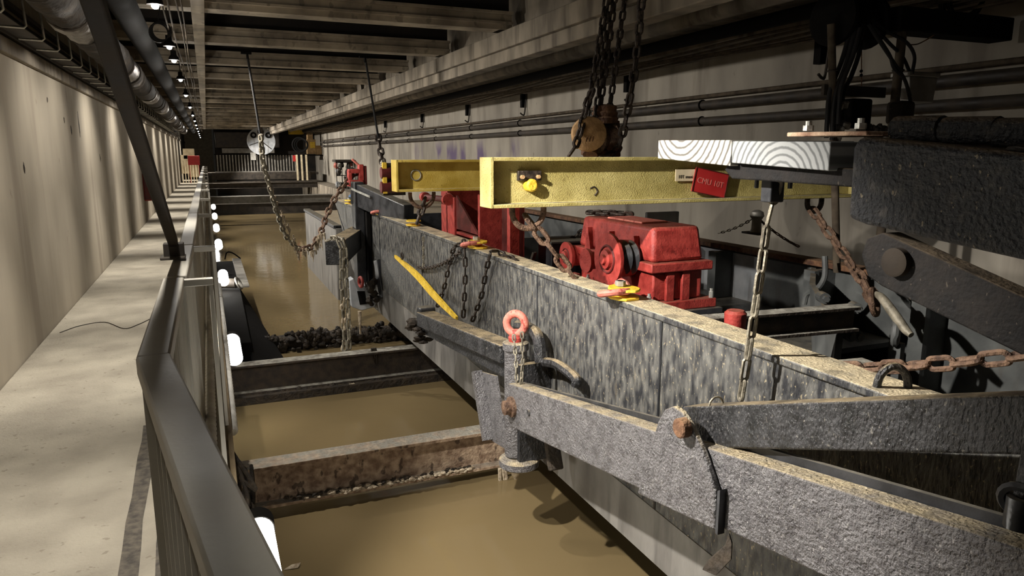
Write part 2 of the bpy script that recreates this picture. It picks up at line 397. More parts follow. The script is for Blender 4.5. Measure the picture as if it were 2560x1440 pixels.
# violet paint smears on the right wall: a stain of its own shape
def stain(matname, col, y0, y1, z0, z1):
    m = M[matname].copy(); m.name = matname + '_stained'; nt = m.node_tree; N = nt.nodes; L = nt.links; bs = N['Principled BSDF']
    src = bs.inputs['Base Color'].links[0].from_socket
    g = N.new('ShaderNodeNewGeometry'); mp = N.new('ShaderNodeMapping'); mp.inputs['Scale'].default_value = (1, .7, .3); L.new(g.outputs['Position'], mp.inputs[0])
    nn = N.new('ShaderNodeTexNoise'); nn.inputs['Scale'].default_value = 1.6; nn.inputs['Detail'].default_value = 5; L.new(mp.outputs[0], nn.inputs['Vector'])
    sp = N.new('ShaderNodeSeparateXYZ'); L.new(g.outputs['Position'], sp.inputs[0])
    def band(sock, a, b, soft):
        x = N.new('ShaderNodeMapRange'); x.interpolation_type = 'SMOOTHSTEP'; x.inputs[1].default_value = a - soft; x.inputs[2].default_value = a + soft; L.new(sock, x.inputs[0])
        y = N.new('ShaderNodeMapRange'); y.interpolation_type = 'SMOOTHSTEP'; y.inputs[1].default_value = b - soft; y.inputs[2].default_value = b + soft; y.inputs[3].default_value = 1; y.inputs[4].default_value = 0; L.new(sock, y.inputs[0])
        mm = N.new('ShaderNodeMath'); mm.operation = 'MULTIPLY'; L.new(x.outputs[0], mm.inputs[0]); L.new(y.outputs[0], mm.inputs[1]); return mm.outputs[0]
    th = N.new('ShaderNodeMapRange'); th.inputs[1].default_value = .47; th.inputs[2].default_value = .58; th.inputs[4].default_value = .85; L.new(nn.outputs['Fac'], th.inputs[0])
    a = N.new('ShaderNodeMath'); a.operation = 'MULTIPLY'; L.new(band(sp.outputs['Y'], y0, y1, 1.2), a.inputs[0]); L.new(band(sp.outputs['Z'], z0, z1, .25), a.inputs[1])
    b = N.new('ShaderNodeMath'); b.operation = 'MULTIPLY'; L.new(a.outputs[0], b.inputs[0]); L.new(th.outputs[0], b.inputs[1])
    x = N.new('ShaderNodeMix'); x.data_type = 'RGBA'; L.new(b.outputs[0], x.inputs[0]); L.new(src, x.inputs[6]); x.inputs[7].default_value = col
    L.new(x.outputs[2], bs.inputs['Base Color']); M[m.name] = m
stain('wall_grey', lin(78, 62, 98), 14.5, 23.5, .9, 1.85)

# ------------------------------------------------------------------ the setting
WATER = -1.3
XW = -1.43; XR = 6.4; XQ = 5.5
YN, YF = -3.0, 60.0
struct('wall_left', MB().box(XW - .3, XW, YN, YF, -.3, 3.6), 'wall_concrete')
struct('trim_1', MB().box(XW, XW + .045, YN, YF, 2.38, 2.5), 'beam_concrete', .008)
wl = bpy.data.objects['wall_left']
for k, (px, py, h_, w_) in enumerate([(197, 312, .30, .035), (178, 325, .10, .05), (160, 300, .07, .04), (60, 420, .09, .05), (300, 262, .05, .05), (250, 395, .12, .02), (118, 250, .05, .04)]):
    p = at(px, py, X=XW)
    MB().blob((XW, p.y, p.z), .5, k + 5, .012, w_, h_ * .5 / .5).build('gouge', 'mud', wl, smooth=True)
fl = struct('floor', MB().box(XW, -.02, YN, YF, -.3, 0), 'floor_concrete', .012)
for k, (xa, xb) in enumerate(((-.40, -.33), (-.27, -.22))):
    # dark rubbed wheel lines on the walkway beside the railing
    pts0 = [(xa + .05 * (4.6 - y) / 3 - .06 + .004 * math.sin(9 * y + k), y, .002) for y in [1.6 + .25 * i for i in range(13)]]
    pts1 = [(xb + .05 * (4.6 - y) / 3 - .06 + .006 * math.sin(7 * y + k), y, .002) for y in [1.6 + .25 * i for i in range(13)]]
    mb = MB(); mb.add(pts0 + pts1, [(i, i + 1, i + 14, i + 13) for i in range(12)])
    mb.v += [p - Vector((0, 0, .0015)) for p in mb.v]; mb.f += [tuple(i + 26 for i in reversed(f)) for f in mb.f[:12]]
    mb.build('wheel_mark', 'rubber_mark', fl)
mb = MB(); rnd = random.Random(3)
crk = smoothpath([at(150, 832, Z=.001), at(200, 815, Z=.001), at(262, 806, Z=.001), at(310, 822, Z=.001), at(345, 812, Z=.001), at(375, 798, Z=.001)], 5)
mb.tube(crk, .006, 4); mb.build('crack', 'mud', fl)
struct('wall_canal_left', MB().box(-.3, 0, YN, YF, -3, -.3).box(-.3, -.02, YN, YF, -.302, -.3), 'beam_concrete')
struct('wall_canal_right', MB().box(XQ, XR + .3, YN, YF, -3, 0), 'beam_concrete')
struct('wall_right', MB().box(XR, XR + .3, YN, YF, 0, 3.6), 'wall_grey_stained')
struct('floor_canal', MB().box(-.3, XR, YN, YF, -3.1, -3), 'mud')
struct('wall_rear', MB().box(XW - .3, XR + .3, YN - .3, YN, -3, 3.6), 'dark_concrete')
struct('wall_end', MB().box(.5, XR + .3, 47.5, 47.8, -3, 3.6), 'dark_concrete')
struct('wall_end_walkway', MB().box(XW - .3, .5, YF, YF + .3, -3, 3.6), 'cream')
nx, ny = 40, 200
wm = MB(); wm.v = [Vector((0 + (XQ) * i / nx, YN + (50 - YN) * j / ny, WATER)) for j in range(ny + 1) for i in range(nx + 1)]
wm.f = [(j * (nx + 1) + i, j * (nx + 1) + i + 1, (j + 1) * (nx + 1) + i + 1, (j + 1) * (nx + 1) + i) for j in range(ny) for i in range(nx)]
tag(wm.build('canal_water', 'canal_water'), 'murky brown water filling the canal', 'water', kind='stuff')

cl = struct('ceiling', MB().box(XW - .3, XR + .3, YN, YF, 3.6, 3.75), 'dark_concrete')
ys = [8.1 + 2.33 * k for k in range(-4, 17)]
pf = [(0, 3.0), (0, 3.06), (-.03, 3.06), (-.03, 3.085), (.01, 3.085), (.01, 3.165), (-.045, 3.165), (-.045, 3.195), (.30, 3.195), (.30, 3.165), (.24, 3.085), (.25, 3.0)]
me_stem = MB().box(XW, 3.35, .1, .16, 3.195, 3.6).mesh('beam_stem', 'dark_concrete')  # stem coloured dark so the gap above the beam reads as shade
me_main = MB().prismX(pf, XW, 3.35).mesh('beam', 'ceiling_steel')
for y in ys:
    bmo = inst('beam', me_main, Matrix.Translation((0, y - .13, 0)), cl)
    inst('beam_stem', me_stem, Matrix.Translation((0, y - .13, 0)), bmo)
MB().box(-.035, .085, YN, 44, 2.955, 2.998).build('runner_plate', 'ceiling_steel', cl, .004)
# longitudinal downstand over the canal and the lower soffit behind it
rb = struct('trim_2', MB().box(3.26, 3.5, YN, 46, 2.80, 3.0).box(3.31, 3.5, YN, 46, 2.66, 2.80), 'beam_concrete', .01)
for y in ys:
    MB().box(3.2, 3.36, y - .12, y + .12, 3.0, 3.035).cyl((3.29, y, 3.03), (3.29, y, 3.07), .03, n=8).build('bearing_pad', 'beam_concrete', rb)
struct('soffit', MB().box(3.5, XR, YN, 46, 3.02, 3.6), 'beam_concrete')
struct('trim_3', MB().box(5.55, XR, YN, 46, 2.86, 3.02), 'beam_concrete', .01)

# ------------------------------------------------------------------ pipes and cables along the tunnel
def longpipe(name, label, x, z, r, material, y0=YN, y1=43.5, n=14, clamp=None, cat='pipe'):
    t = thing(name, label, cat, (x, y0, z))
    MB().cyl((x, y0, z), (x, y1, z), r, n=n).build('pipe_run', material, t, smooth=True)
    if clamp:
        y = 2.0
        cm = MB().ring((0, 0, 0), (0, 1, 0), r * 1.12, r * .22, 14, 6).box(.0, clamp, -.015, .015, -.015, .015).mesh('pipe_clamp', 'pipe_black', True)
        while y < y1:
            inst('pipe_clamp', cm, Matrix.Translation((x, y, z)), t); y += 3.1
    return t
longpipe('wall_pipe', 'upper dark steel pipe clamped along the right wall', 6.24, 2.25, .055, 'pipe_dark', clamp=.16)
longpipe('wall_pipe', 'lower dark steel pipe clamped along the right wall', 6.24, 2.04, .05, 'pipe_dark', clamp=.16)
longpipe('wall_conduit', 'thin brown conduit just above the paired pipes on the right wall', 6.3, 2.37, .025, 'cable_brown')
longpipe('soffit_pipe', 'dark pipe hung tight behind the concrete downstand beam', 3.75, 2.86, .07, 'pipe_dark')
longpipe('soffit_pipe', 'second dark pipe under the low soffit', 4.05, 2.9, .06, 'pipe_dark')
longpipe('soffit_duct', 'thick pale duct under the low soffit beyond the downstand beam', 4.55, 2.93, .085, 'beam_concrete')
longpipe('soffit_pipe', 'dark pipe under the soffit nearest the right wall', 5.25, 2.9, .07, 'pipe_black')
for k in range(5):
    p = [V(5.4 + .09 * k, y, 2.80 - .012 * k + .02 * math.sin(1.3 * y + k)) for y in [YN + .7 * i for i in range(70)]]
    tag(MB().tube(p, .014, 6).build('soffit_cable', 'cable_brown', smooth=True), ['lowest cable', 'fourth cable from the wall', 'middle cable', 'second cable from the wall', 'cable nearest the wall'][k] + ' in the brown bundle atop the right wall', 'cable', 'cables along the top of the right wall')
# hook brackets on the right wall
def wall_bracket(y, z, lab):
    t = thing('wall_bracket', lab, 'bracket', (6.38, y, z))
    MB().box(6.30, 6.4, y - .05, y + .05, z - .28, z).build('plate', 'pipe_black', t, .004)
    MB().tube(smoothpath([(6.38, y - .10, z), (6.34, y - .10, z - .40), (6.30, y - .10, z - .44), (6.24, y - .10, z - .40)], 4), .016, 6).build('hook', 'pipe_dark', t, smooth=True)
    MB().bar((6.4, y - .35, z + .06), (5.9, y - .35, z + .04), .03, .03).build('stay', 'pipe_dark', t)
for i, (y, lab) in enumerate([(6.3, 'hook bracket on the right wall beside the black cable bundle'), (10.3, 'hook bracket on the right wall behind the hoist chains'), (14.5, 'largest clear hook bracket left of the hoist chains'), (18.1, 'hook bracket above the violet smears on the right wall'), (22.4, 'small hook bracket on the right wall beyond the violet smears'), (27.5, 'tiny far hook bracket near the second hanging rod')]):
    wall_bracket(y, 2.86, lab)

# left side: cable tray, lagged duct, black pipe
t = thing('cable_tray', 'dark cable tray with L hooks along the top of the left wall', 'cable tray', (XW + .1, 0, 2.6))
for z, xx in ((2.78, XW + .05), (2.55, XW + .03)):
    MB().box(xx - .03, xx + .02, YN, 44, z - .02, z + .02).build('tray_rail', 'pipe_dark', t)
MB().box(XW + .02, XW + .2, YN, 44, 2.555, 2.562).build('tray_bed', 'pipe_dark', t)
hk = MB().tube([(XW + .02, 0, 2.55), (XW + .22, 0, 2.545), (XW + .235, 0, 2.56), (XW + .225, 0, 2.78)], .010, 6).mesh('hook', 'galvanised', True)
y = 4.0
while y < 34:
    inst('hook', hk, Matrix.Translation((0, y, 0)), t); y += .68
for k in range(4):
    p = [V(XW + .05 + .04 * k, y, 2.585 + .01 * (k % 2) + .008 * math.sin(2 * y + k)) for y in [YN + .5 * i for i in range(90)]]
    tag(MB().tube(p, .016, 6).build('tray_cable', 'pipe_black' if k % 2 else 'cable_brown', smooth=True), ['wall side brown', 'second black', 'third brown', 'outermost black'][k] + ' cable lying in the left wall tray', 'cable', 'cables in the left tray')
t = thing('lagged_duct', 'crumpled foil and fabric lagged duct under the ceiling on the left', 'duct', (-.86, 0, 2.62))
rnd = random.Random(5)
y = YN; k = 0
while y < 36:
    L_ = rnd.uniform(.7, 1.3)
    pts = [V(-.86 + rnd.uniform(-.012, .012), y + L_ * i / 6, 2.64 + rnd.uniform(-.012, .012)) for i in range(7)]
    rr = [rnd.uniform(.9, 1.12) for i in range(8)]
    MB().tube(pts, .15, 14, rf=lambda u: rr[int(u * 6)]).build('lagging', 'foil' if k % 4 == 1 else 'lagging', t, smooth=True)
    MB().ring((-.86, y, 2.64), (0, 1, 0), .152, .012, 18, 6).build('band', 'pipe_dark', t, smooth=True)
    y += L_; k += 1
longpipe('ceiling_pipe', 'thick black pipe between the lagged duct and the lamps', -.55, 2.82, .11, 'pipe_black', n=18)
for k, (x, z) in enumerate([(-.13, 2.74), (-.10, 2.735), (-.20, 2.78), (-.235, 2.77)]):
    p = [V(x + .006 * math.sin(y + k), y, z + .015 * math.sin(1.1 * y + k)) for y in [YN + .6 * i for i in range(75)]]
    tag(MB().tube(p, .007, 5).build('ceiling_cable', 'cable_brown', smooth=True), ['left cable of the pair nearest the runner plate', 'right cable of the pair nearest the runner plate', 'right cable of the pair beside the ceiling lamps', 'left cable of the pair beside the ceiling lamps'][k], 'cable', 'cables beside the ceiling lamps')
t = thing('cable_coil', 'coiled black cable loop hanging beside the row of ceiling lamps', 'cable', at(397, 78, X=-.33))
c = at(397, 82, X=-.33)
for k in range(3): MB().ring(c + V(.012 * k, 0, .01 * k), (.3, 1, .1), .085, .008, 24, 6).build('loop', 'rubber', t, smooth=True)
MB().tube([c + V(0, 0, .085), c + V(.04, 0, .3)], .006, 5).build('tie', 'rubber', t)

# ------------------------------------------------------------------ ceiling lamps (with their own light)
bulb_me = MB().ball((0, 0, 0), .024, 12, .8).mesh('bulb', 'bulb', True)
hood_me = MB().lathe((0, 0, .01), (0, 0, 1), [(0, .055), (.03, .05), (.05, .03), (.10, .028)], 14).mesh('lamp_hood', 'pipe_black', True)
arm_me = MB().tube([(0, 0, .11), (0, 0, .36)], .008, 6).mesh('hanger', 'pipe_dark', True)
def ceiling_lamp(y, lab, pd, ps, pw, drop=.72, cone=104, x=-.25, z=2.6):
    t = thing('ceiling_lamp', lab, 'lamp', (x, y, z), 'row of ceiling lamps')
    T = Matrix.Translation((x, y, z))
    hd = inst('lamp_hood', hood_me, T, t); inst('bulb', bulb_me, T, hd); inst('hanger', arm_me, T, t)
    for nm, e, d, ang, bl in (('down_spot', LAMP_DOWN * pd, V(-.2, 0, -1), 66, 1.0), ('side_spot', LAMP_SIDE * ps, V(1, 0, -drop), cone, .45), ('wall_spot', LAMP_WALL * pw, V(-1, 0, -.8), 88, 1.0)):  # added spots shape each lamp's pools; the fitting has one bulb
        if e <= 0: continue
        ld = bpy.data.lights.new(nm, 'SPOT'); ld.energy = e; ld.color = (1, .945, .87); ld.spot_size = math.radians(ang); ld.spot_blend = bl; ld.shadow_soft_size = .035
        lo = bpy.data.objects.new(nm, ld); C.objects.link(lo); lo.parent = t
        lo.location = (0, 0, -.05); lo.rotation_euler = d.to_track_quat('-Z', 'Y').to_euler()
    if pd > .25:
        ld = bpy.data.lights.new('bulb_glow', 'POINT'); ld.energy = LAMP_GLOW; ld.color = (1, .945, .87); ld.shadow_soft_size = .03
        lo = bpy.data.objects.new('bulb_glow', ld); C.objects.link(lo); lo.parent = t; lo.location = (0, 0, -.06)
    return t
ordn = ['largest bright ceiling lamp at the top left', 'second ceiling lamp from the top, below the cable coil', 'third ceiling lamp from the top of the row', 'fourth ceiling lamp from the top of the row'] + [w_ + ' ceiling lamp in the receding row' for w_ in ('fifth', 'sixth', 'seventh', 'eighth', 'ninth', 'tenth', 'eleventh', 'twelfth', 'thirteenth', 'last')]
labs = ['small ceiling lamp behind the camera', 'small ceiling lamp just outside the top of the picture', 'small ceiling lamp above the near railing'] + ordn
for i, a in enumerate([(-1.6, .2, 0, .2), (.9, .7, 0, .12), (3.2, .9, 1.75, .5, 1.0, 78), (5.75, 1.0, .5, .8, 1.0, 80), (7.85, .5, .3, .4), (8.95, .5, .15, .4), (11.2, 1.0, .6, .8), (14.1, 1.0, .8, .8), (17.6, 1.1, 1, .9), (21.2, 1.2, 1.1, 1), (24.8, 1.2, 1.1, 1), (28.3, 1.2, 1.1, 1), (32, 1.2, 1.2, 1), (36, 1.2, 2.0, 1), (40, 1.2, 3.0, 1), (44, 1.5, 1.5, 1.2), (49, 1.5, 0, 1.5)]):
    ceiling_lamp(a[0], labs[i], *a[1:])

# ------------------------------------------------------------------ canal tube lamps
def canal_tube(y0, L_, lab, x=.115, z=-.36, r=.08):
    t = thing('canal_tube_lamp', lab, 'lamp', (x, y0, z - r), 'tube lamps along the canal edge')
    MB().lathe((x, y0, z), (0, 1, 0), [(.02, r * .96), (L_ - .05, r * .96), (L_ - .03, r * .9)], 24).build('glowing_tube', 'tube_glow', t, smooth=True)
    MB().lathe((x, y0 + L_ - .05, z), (0, 1, 0), [(-.06, r * 1.04), (.05, r * 1.06), (.08, r * .8)], 24).build('end_cap', 'pipe_black', t, smooth=True)
    MB().lathe((x, y0 - .0, z), (0, 1, 0), [(0, r * .5), (.005, r * .9), (.02, r * .95)], 24).build('end_lens', 'tube_glow', t, smooth=True)
    MB().box(-.01, x, y0 + L_ - .2, y0 + L_ - .16, z - .03, z + .03).box(-.01, x, y0 + .2, y0 + .24, z - .03, z + .03).build('bracket', 'pipe_black', t)
for y0, L_, lab in [(2.2, 1.64, 'nearest glowing tube lamp at the canal edge, bottom of the picture'), (7.25, .85, 'glowing tube lamp at the canal edge above the second cross beam'), (11.9, .9, 'glowing tube lamp half hidden behind the dark steel fender'), (16.6, .9, 'small glowing tube lamp just past the steel fender'), (20.5, .9, 'small glowing tube lamp beside the far water'), (24.5, .9, 'tiny glowing tube lamp further along the canal edge'), (29, .9, 'tiny glowing tube lamp before the far gate beam'), (34.5, .9, 'farthest tiny glowing tube lamp at the canal edge')]:
    canal_tube(y0, L_, lab)

# ------------------------------------------------------------------ railing on the walkway edge
RX = -.16
picket_me = MB().box(-.02, .02, -.005, .005, .1, 1.06).mesh('picket', 'rail_paint')
post_me = MB().box(-.03, .03, -.02, .02, 0, 1.06).mesh('post', 'rail_paint')
def railing(p0, p1, lab, small=False, brackets=True, w=.078):
    p0 = V(*p0, 0); p1 = V(*p1, 0); d = (p1 - p0); Ln = d.length; d.normalize()
    a = math.atan2(d.y, d.x) - PI / 2
    t = thing('railing_panel', lab, 'railing', p0, 'walkway railing panels')
    hr = MB().bar(p0 + V(0, 0, 1.075), p1 + V(0, 0, 1.075), w, .05).build('handrail', 'rail_paint', t, .006)
    MB().bar(p0 + V(0, 0, 1.045), p1 + V(0, 0, 1.045), w * .55, .02).build('rail_channel', 'rail_paint', hr)
    MB().bar(p0 + V(0, 0, .1), p1 + V(0, 0, .1), .045, .03).build('bottom_rail', 'rail_paint', t, .004)
    n = max(2, int(Ln / .11)); R = Matrix.Rotation(a, 4, 'Z')
    mb = MB()
    for i in range(n + 1):
        p = p0.lerp(p1, i / n); Mx = Matrix.Translation(p) @ R
        me = post_me if i in (0, n) else picket_me
        if small: mb.add([Mx @ v.co for v in me.vertices], [tuple(f.vertices) for f in me.polygons])
        else: inst('post' if i in (0, n) else 'picket', me, Mx, t)
    if small: mb.build('pickets', 'rail_paint', t, kind='stuff')
    if brackets:
        sd = V(d.y, -d.x, 0)
        MB().bar(p1 + V(0, 0, 1.075) + sd * .0, p1 + V(0, 0, 1.075) + sd * .15, .035, .03).bar(p1 + V(0, 0, .02) + sd * .14, p1 + V(0, 0, 1.06) + sd * .14, .03, .02).build('stay', 'rail_paint', t, .003)
    return t
railing((.10, .25), (RX, 1.97), 'nearest railing panel swinging towards the camera', brackets=False, w=.08)
railing((RX, 1.97), (RX, 3.22), 'second railing panel starting at the kink in the handrail')
yy = 3.27; k = 0
names = ['third', 'fourth', 'fifth', 'sixth', 'seventh', 'eighth', 'ninth', 'tenth', 'eleventh', 'twelfth', 'thirteenth', 'fourteenth', 'fifteenth']
while k < 13:
    L_ = 1.1 if k == 0 else 2.35
    railing((RX + (.02 if k else .01), yy), (RX + .02, yy + L_), names[k] + ' walkway railing panel counted from the camera', small=k > 4)
    yy += L_ + .04; k += 1
# toe rails and conduit outside the railing
t = thing('edge_rail', 'long square steel edge rail outside the railing at the canal lip', 'rail', (-.05, 1.5, 0))
MB().bar((-.05, 1.3, .03), (-.05, 40, .03), .03, .05).build('rail', 'rail_paint', t, .004)
pm = MB().box(-.012, .012, -.012, .012, -.1, .03).mesh('foot', 'rail_paint')
for i in range(20): inst('foot', pm, Matrix.Translation((-.05, 1.6 + i * 1.9, 0)), t)
tag(MB().bar((.015, 3.3, -.06), (.005, 9.5, -.04), .028, .022).build('timber_lath', 'lath', bevel=.003), 'long pale weathered lath along the canal lip with a broken end', 'lath')
for k, (x, z, y0, y1, lab) in enumerate([(-.085, .03, 3.8, 12.5, 'white corrugated hose lying along the walkway edge'), (.035, -.15, 4.6, 10.2, 'white corrugated hose hung just under the canal lip')]):
    prof = []; y = 0
    while y < y1 - y0:
        prof += [(y, .021), (y + .03, .03), (y + .055, .03)]; y += .075
    tag(MB().lathe((x, y0, z + .03), (0, 1, 0), prof, 10).build('corrugated_hose', 'white_plastic', smooth=True), lab, 'hose')
lcl = ['muddy tangled cable highest above the nearest tube lamp', 'muddy cable loop left of the nearest tube lamp', 'muddy cable crossing the cap of the nearest tube lamp', 'muddy cable end hanging towards the water by the nearest tube lamp']
for k in range(4):
    rk = random.Random(60 + k); p = smoothpath([V(.02, 4.35, -.15)] + [V(rk.uniform(.02, .13), rk.uniform(3.85, 4.5), rk.uniform(-.5, -.22)) for _ in range(5)], 6)
    tag(MB().tube(p, .012, 6).build('loose_cable', 'mud', smooth=True), lcl[k], 'cable', 'tangled cables by the nearest tube lamp')
# leaning strut
p0 = at(433, 607, X=-.175); p1 = at(232, 0, X=-.19)
t = thing('leaning_strut', 'dark steel strut leaning from the handrail up to the ceiling at top left', 'strut', p0)
e = p0 + (p1 - p0) * ((2.99 - p0.z) / (p1.z - p0.z))
MB().bar(p0, e, .042, .042).build('tube', 'steel_bar', t, .006)
MB().box(p0.x - .06, p0.x + .05, p0.y - .06, p0.y + .06, p0.z - .075, p0.z - .063).build('foot_plate', 'pipe_dark', t, .003)
MB().bar(p0 + V(-.045, .02, -.04), p0 + V(.045, .02, -.04), .07, .075).build('clamp', 'pipe_dark', t, .004)
# wall items
t = thing('hose_cabinet', 'red hose cabinet on the left wall behind the leaning strut', 'cabinet', (XW + .1, 20, .5))
MB().box(XW, XW + .22, 19.2, 20.3, .5, 1.22).build('body', 'red_paint', t, .02)
MB().box(XW + .02, XW + .2, 19.17, 19.2, .53, 1.19).build('door', 'dark_red', t, .008)
t = thing('wall_lamp', 'small round bulkhead lamp high on the left wall', 'lamp', (XW, 19, 2.3))
MB().lathe((XW, 19, 2.33), (1, 0, 0), [(0, .1), (.06, .1), (.1, .07), (.12, .02)], 16).build('housing', 'steel_grey', t, smooth=True)
MB().ring((XW + .08, 19, 2.33), (1, 0, 0), .085, .012, 18, 6).build('guard', 'galvanised', t, smooth=True)

# ------------------------------------------------------------------ steel cross beams over the canal
def cross_beam(y, lab, top=-.85, h=.36, b=.2, x1=XQ, mt='canal_steel'):
    t = thing('canal_cross_beam', lab, 'beam', (0, y, top - h), 'steel cross beams in the canal')
    MB().ibeam((0.0, y, top - h / 2), (x1, y, top - h / 2), h, b, .02, .028).build('girder', mt, t, .003)
    return t
b1 = cross_beam(5.78, 'nearest rusty steel cross beam over the brown water')
rnd = random.Random(11)
mb = MB()
for i in range(170):
    x = .5 + rnd.random() ** .7 * 1.5; mb.blob((x, 5.685 + rnd.uniform(-.015, .02), -1.18 + rnd.uniform(-.005, .02)), rnd.uniform(.006, .02), i, 1.4, 1, .7)
mb.build('dirt_crust', 'debris', b1, kind='stuff')
mb = MB()
for i in range(80):
    x = .4 + rnd.random() ** .8 * 1.6; mb.blob((x, 5.69 + rnd.uniform(-.01, .02), -1.175 + rnd.uniform(0, .03)), rnd.uniform(.006, .018), i + 300, 1.5, 1, .8)
mb.build('black_crust', 'mud', b1, kind='stuff')
b2 = cross_beam(8.78, 'second steel cross beam below the pale hanging chain', mt='dark_girder')  # darker steel and pale dust put the web's shade and lit top into colour
mb = MB()
for i in range(120):
    x = .1 + rnd.random() * 2.4; mb.blob((x, 8.67 + rnd.uniform(-.01, .03), -1.22 + rnd.uniform(-.05, .01)), rnd.uniform(.012, .03), i + 700, 1.6, 1, 1.2)
mb.build('mud_crust', 'mud', b2, kind='stuff')
MB().bar((.1, 8.62, -1.28), (XQ, 8.62, -1.28), .08, .15).build('lower_plank', 'mud', b2)
t = thing('sunken_pipe', 'mud caked pipe lying across the canal at the waterline', 'pipe', (0, 10.9, WATER))
MB().cyl((.6, 10.95, -1.18), (3.6, 10.9, -1.17), .11, n=12).build('pipe_run', 'mud', t, smooth=True)
mb = MB()
for i in range(260):
    mb.blob((.6 + rnd.random() * 2.2, 10.86 + rnd.uniform(-.1, .12), -1.14 + rnd.uniform(-.16, .1)), rnd.uniform(.018, .042), i + 40, 1.3, 1, rnd.uniform(.8, 2.2))
mb.build('mud_lumps', 'mud', t, smooth=True, kind='stuff')
for i, (px, py0, py1, yb) in enumerate([(700, 985, 1060, 8.6), (690, 985, 1120, 8.6), (880, 960, 975, 8.62), (935, 870, 915, 8.75), (745, 870, 905, 10.7), (960, 840, 880, 10.8), (1255, 1170, 1225, 5.6)]):
    p0 = at(px, py0, Y=yb); p1 = at(px + 6, py1, Y=yb)
    mb = MB()
    for k in range(5):
        o = V(rnd.uniform(-.03, .03), 0, 0)
        mb.tube([p0 + o, p0.lerp(p1, .5) + o * 1.4 + V(0, .01, 0), p1 + o * .5 + V(0, 0, rnd.uniform(0, .1))], .012, 5, rf=lambda u: 1.3 - u)
    tag(mb.build('hanging_rag', 'mud' if i not in (2, 6) else 'debris', smooth=True), ['limp rag hanging under the second cross beam near the lamp', 'thin muddy strand under the second cross beam', 'white scrap stuck to the second cross beam', 'muddy strand behind the second cross beam', 'mud strand dripping from the sunken pipe on its left', 'mud strand dripping from the sunken pipe on its right', 'wet brown rag hanging below the outrigger post'][i], 'rag')
tag(MB().prism([at(555 + 155, 1425, Z=WATER + .004), at(730, 1413, Z=WATER + .012), at(752, 1408, Z=WATER + .012), at(745, 1420, Z=WATER + .006)], (0, 0, .006)).build('floating_leaf', 'debris'), 'pale leaf floating beside the nearest tube lamp', 'leaf')
# far gate beams
cross_beam(33.6, 'far dark gate beam with a bright top edge', -.2, .42, .5, 5.2, 'steel_grey')
cross_beam(31.8, 'second far gate beam nearest the open water', -.42, .45, .3, 5.2, 'pipe_dark')
cross_beam(40.5, 'farthest gate beam under the footbridge', .12, .3, .3, XQ, 'pipe_dark')

# steel fender on the left canal edge
t = thing('steel_fender', 'dark steel fender box on the left canal edge with pale capping', 'fender', (.2, 9, WATER))
MB().prismX([(9.4, -1.5), (9.4, -.75), (12.3, -.55), (15.6, -.55), (15.6, -1.5)], .01, .36).build('box', 'pipe_black', t, .01)
MB().box(.34, .5, 12.2, 15.6, -.53, -.50).build('capping', 'steel_grey', t, .005)
MB().prism([(.36, 8.95, -.9), (.36, 13.5, -.7), (.62, 13.5, -1.4), (.95, 9.2, -1.4)], (-.02, 0, -.03)).build('skirt', 'pipe_black', t)
MB().cyl((.06, 12.3, -.45), (.30, 12.2, -.45), .08, n=16).build('pipe_stub', 'pipe_dark', t, smooth=True)
MB().ring((.34, 12.2, -.45), (1, -.3, .5), .095, .018, 20, 8).build('ring', 'steel_grey', t, smooth=True)
MB().tube(smoothpath([(.2, 15.5, -.5), (.25, 15.5, -.36), (.36, 15.5, -.38), (.5, 15.5, -.5)], 4), .014, 6).build('handle', 'pipe_black', t, smooth=True)

# ------------------------------------------------------------------ the barge
bg = thing('work_barge', 'long dark steel work barge moored along the canal on the right', 'barge', (3.6, 6, -.7))
XB, XF = 2.2, 5.0; GZ = .75
MB().prismX([(-1.5, -.70), (11.2, -.70), (12.4, -.35), (13.2, .2), (13.9, .71), (-1.5, .735)], XB, XB + .03).build('side_plate', 'hull_paint', bg)
MB().prismX([(-1.5, -.70), (9.9, -.70), (11.6, -.70), (11.6, -.3), (-1.5, -.42)], XB - .006, XB).build('lower_strake', 'hull_smooth', bg)
MB().box(XB - .012, XB + .19, -1.5, 13.9, .715, .752).build('gunwale', 'hull_paint', bg, .008)
for y in (3.15, 4.75, 7.9, 10.1):
    MB().box(XB - .005, XB, y - .008, y + .008, -.69, .715).build('weld_seam', 'gloss_black', bg)
MB().prismX([(-1.5, -.70), (11.5, -.70), (13.9, .65), (-1.5, .65)], XF - .03, XF).build('far_side_plate', 'grey_paint', bg)
MB().box(XF - .14, XF + .03, -1.5, 13.9, .63, .68).build('far_gunwale', 'rust', bg, .008)
MB().box(XB, XF, -1.5, 11.2, -.7, -.66).build('bottom_plate', 'grey_paint', bg)
MB().prism([(XB, 11.2, -.7), (XF, 11.2, -.7), (XF, 13.9, .70), (XB, 13.9, .70)], (0, .03, -.02)).build('bow_plate', 'hull_smooth', bg)
MB().box(XB + .03, XF - .03, 11.6, 13.85, .60, .63).build('foredeck', 'hull_smooth', bg)
MB().box(XB + .03, XF - .03, 11.55, 11.6, -.66, .63).build('bulkhead', 'gloss_black', bg)
MB().box(XB + .03, XF - .03, 8.7, 8.74, -.66, .5).build('bulkhead', 'grey_paint', bg)
MB().box(XB + .03, XF - .03, 3.9, 8.7, .10, .14).build('deck_plate', 'gloss_black', bg)
rib_me = MB().prismX([(-.03, -.66), (.03, -.66), (.03, .62), (-.03, .62)], XF - .26, XF - .03).box(XF - .30, XF - .25, -.06, .06, -.66, .62).mesh('frame_rib', 'grey_paint')
for y in (2.6, 3.55, 4.6, 5.9, 7.2, 8.3): inst('frame_rib', rib_me, Matrix.Translation((0, y, 0)), bg)
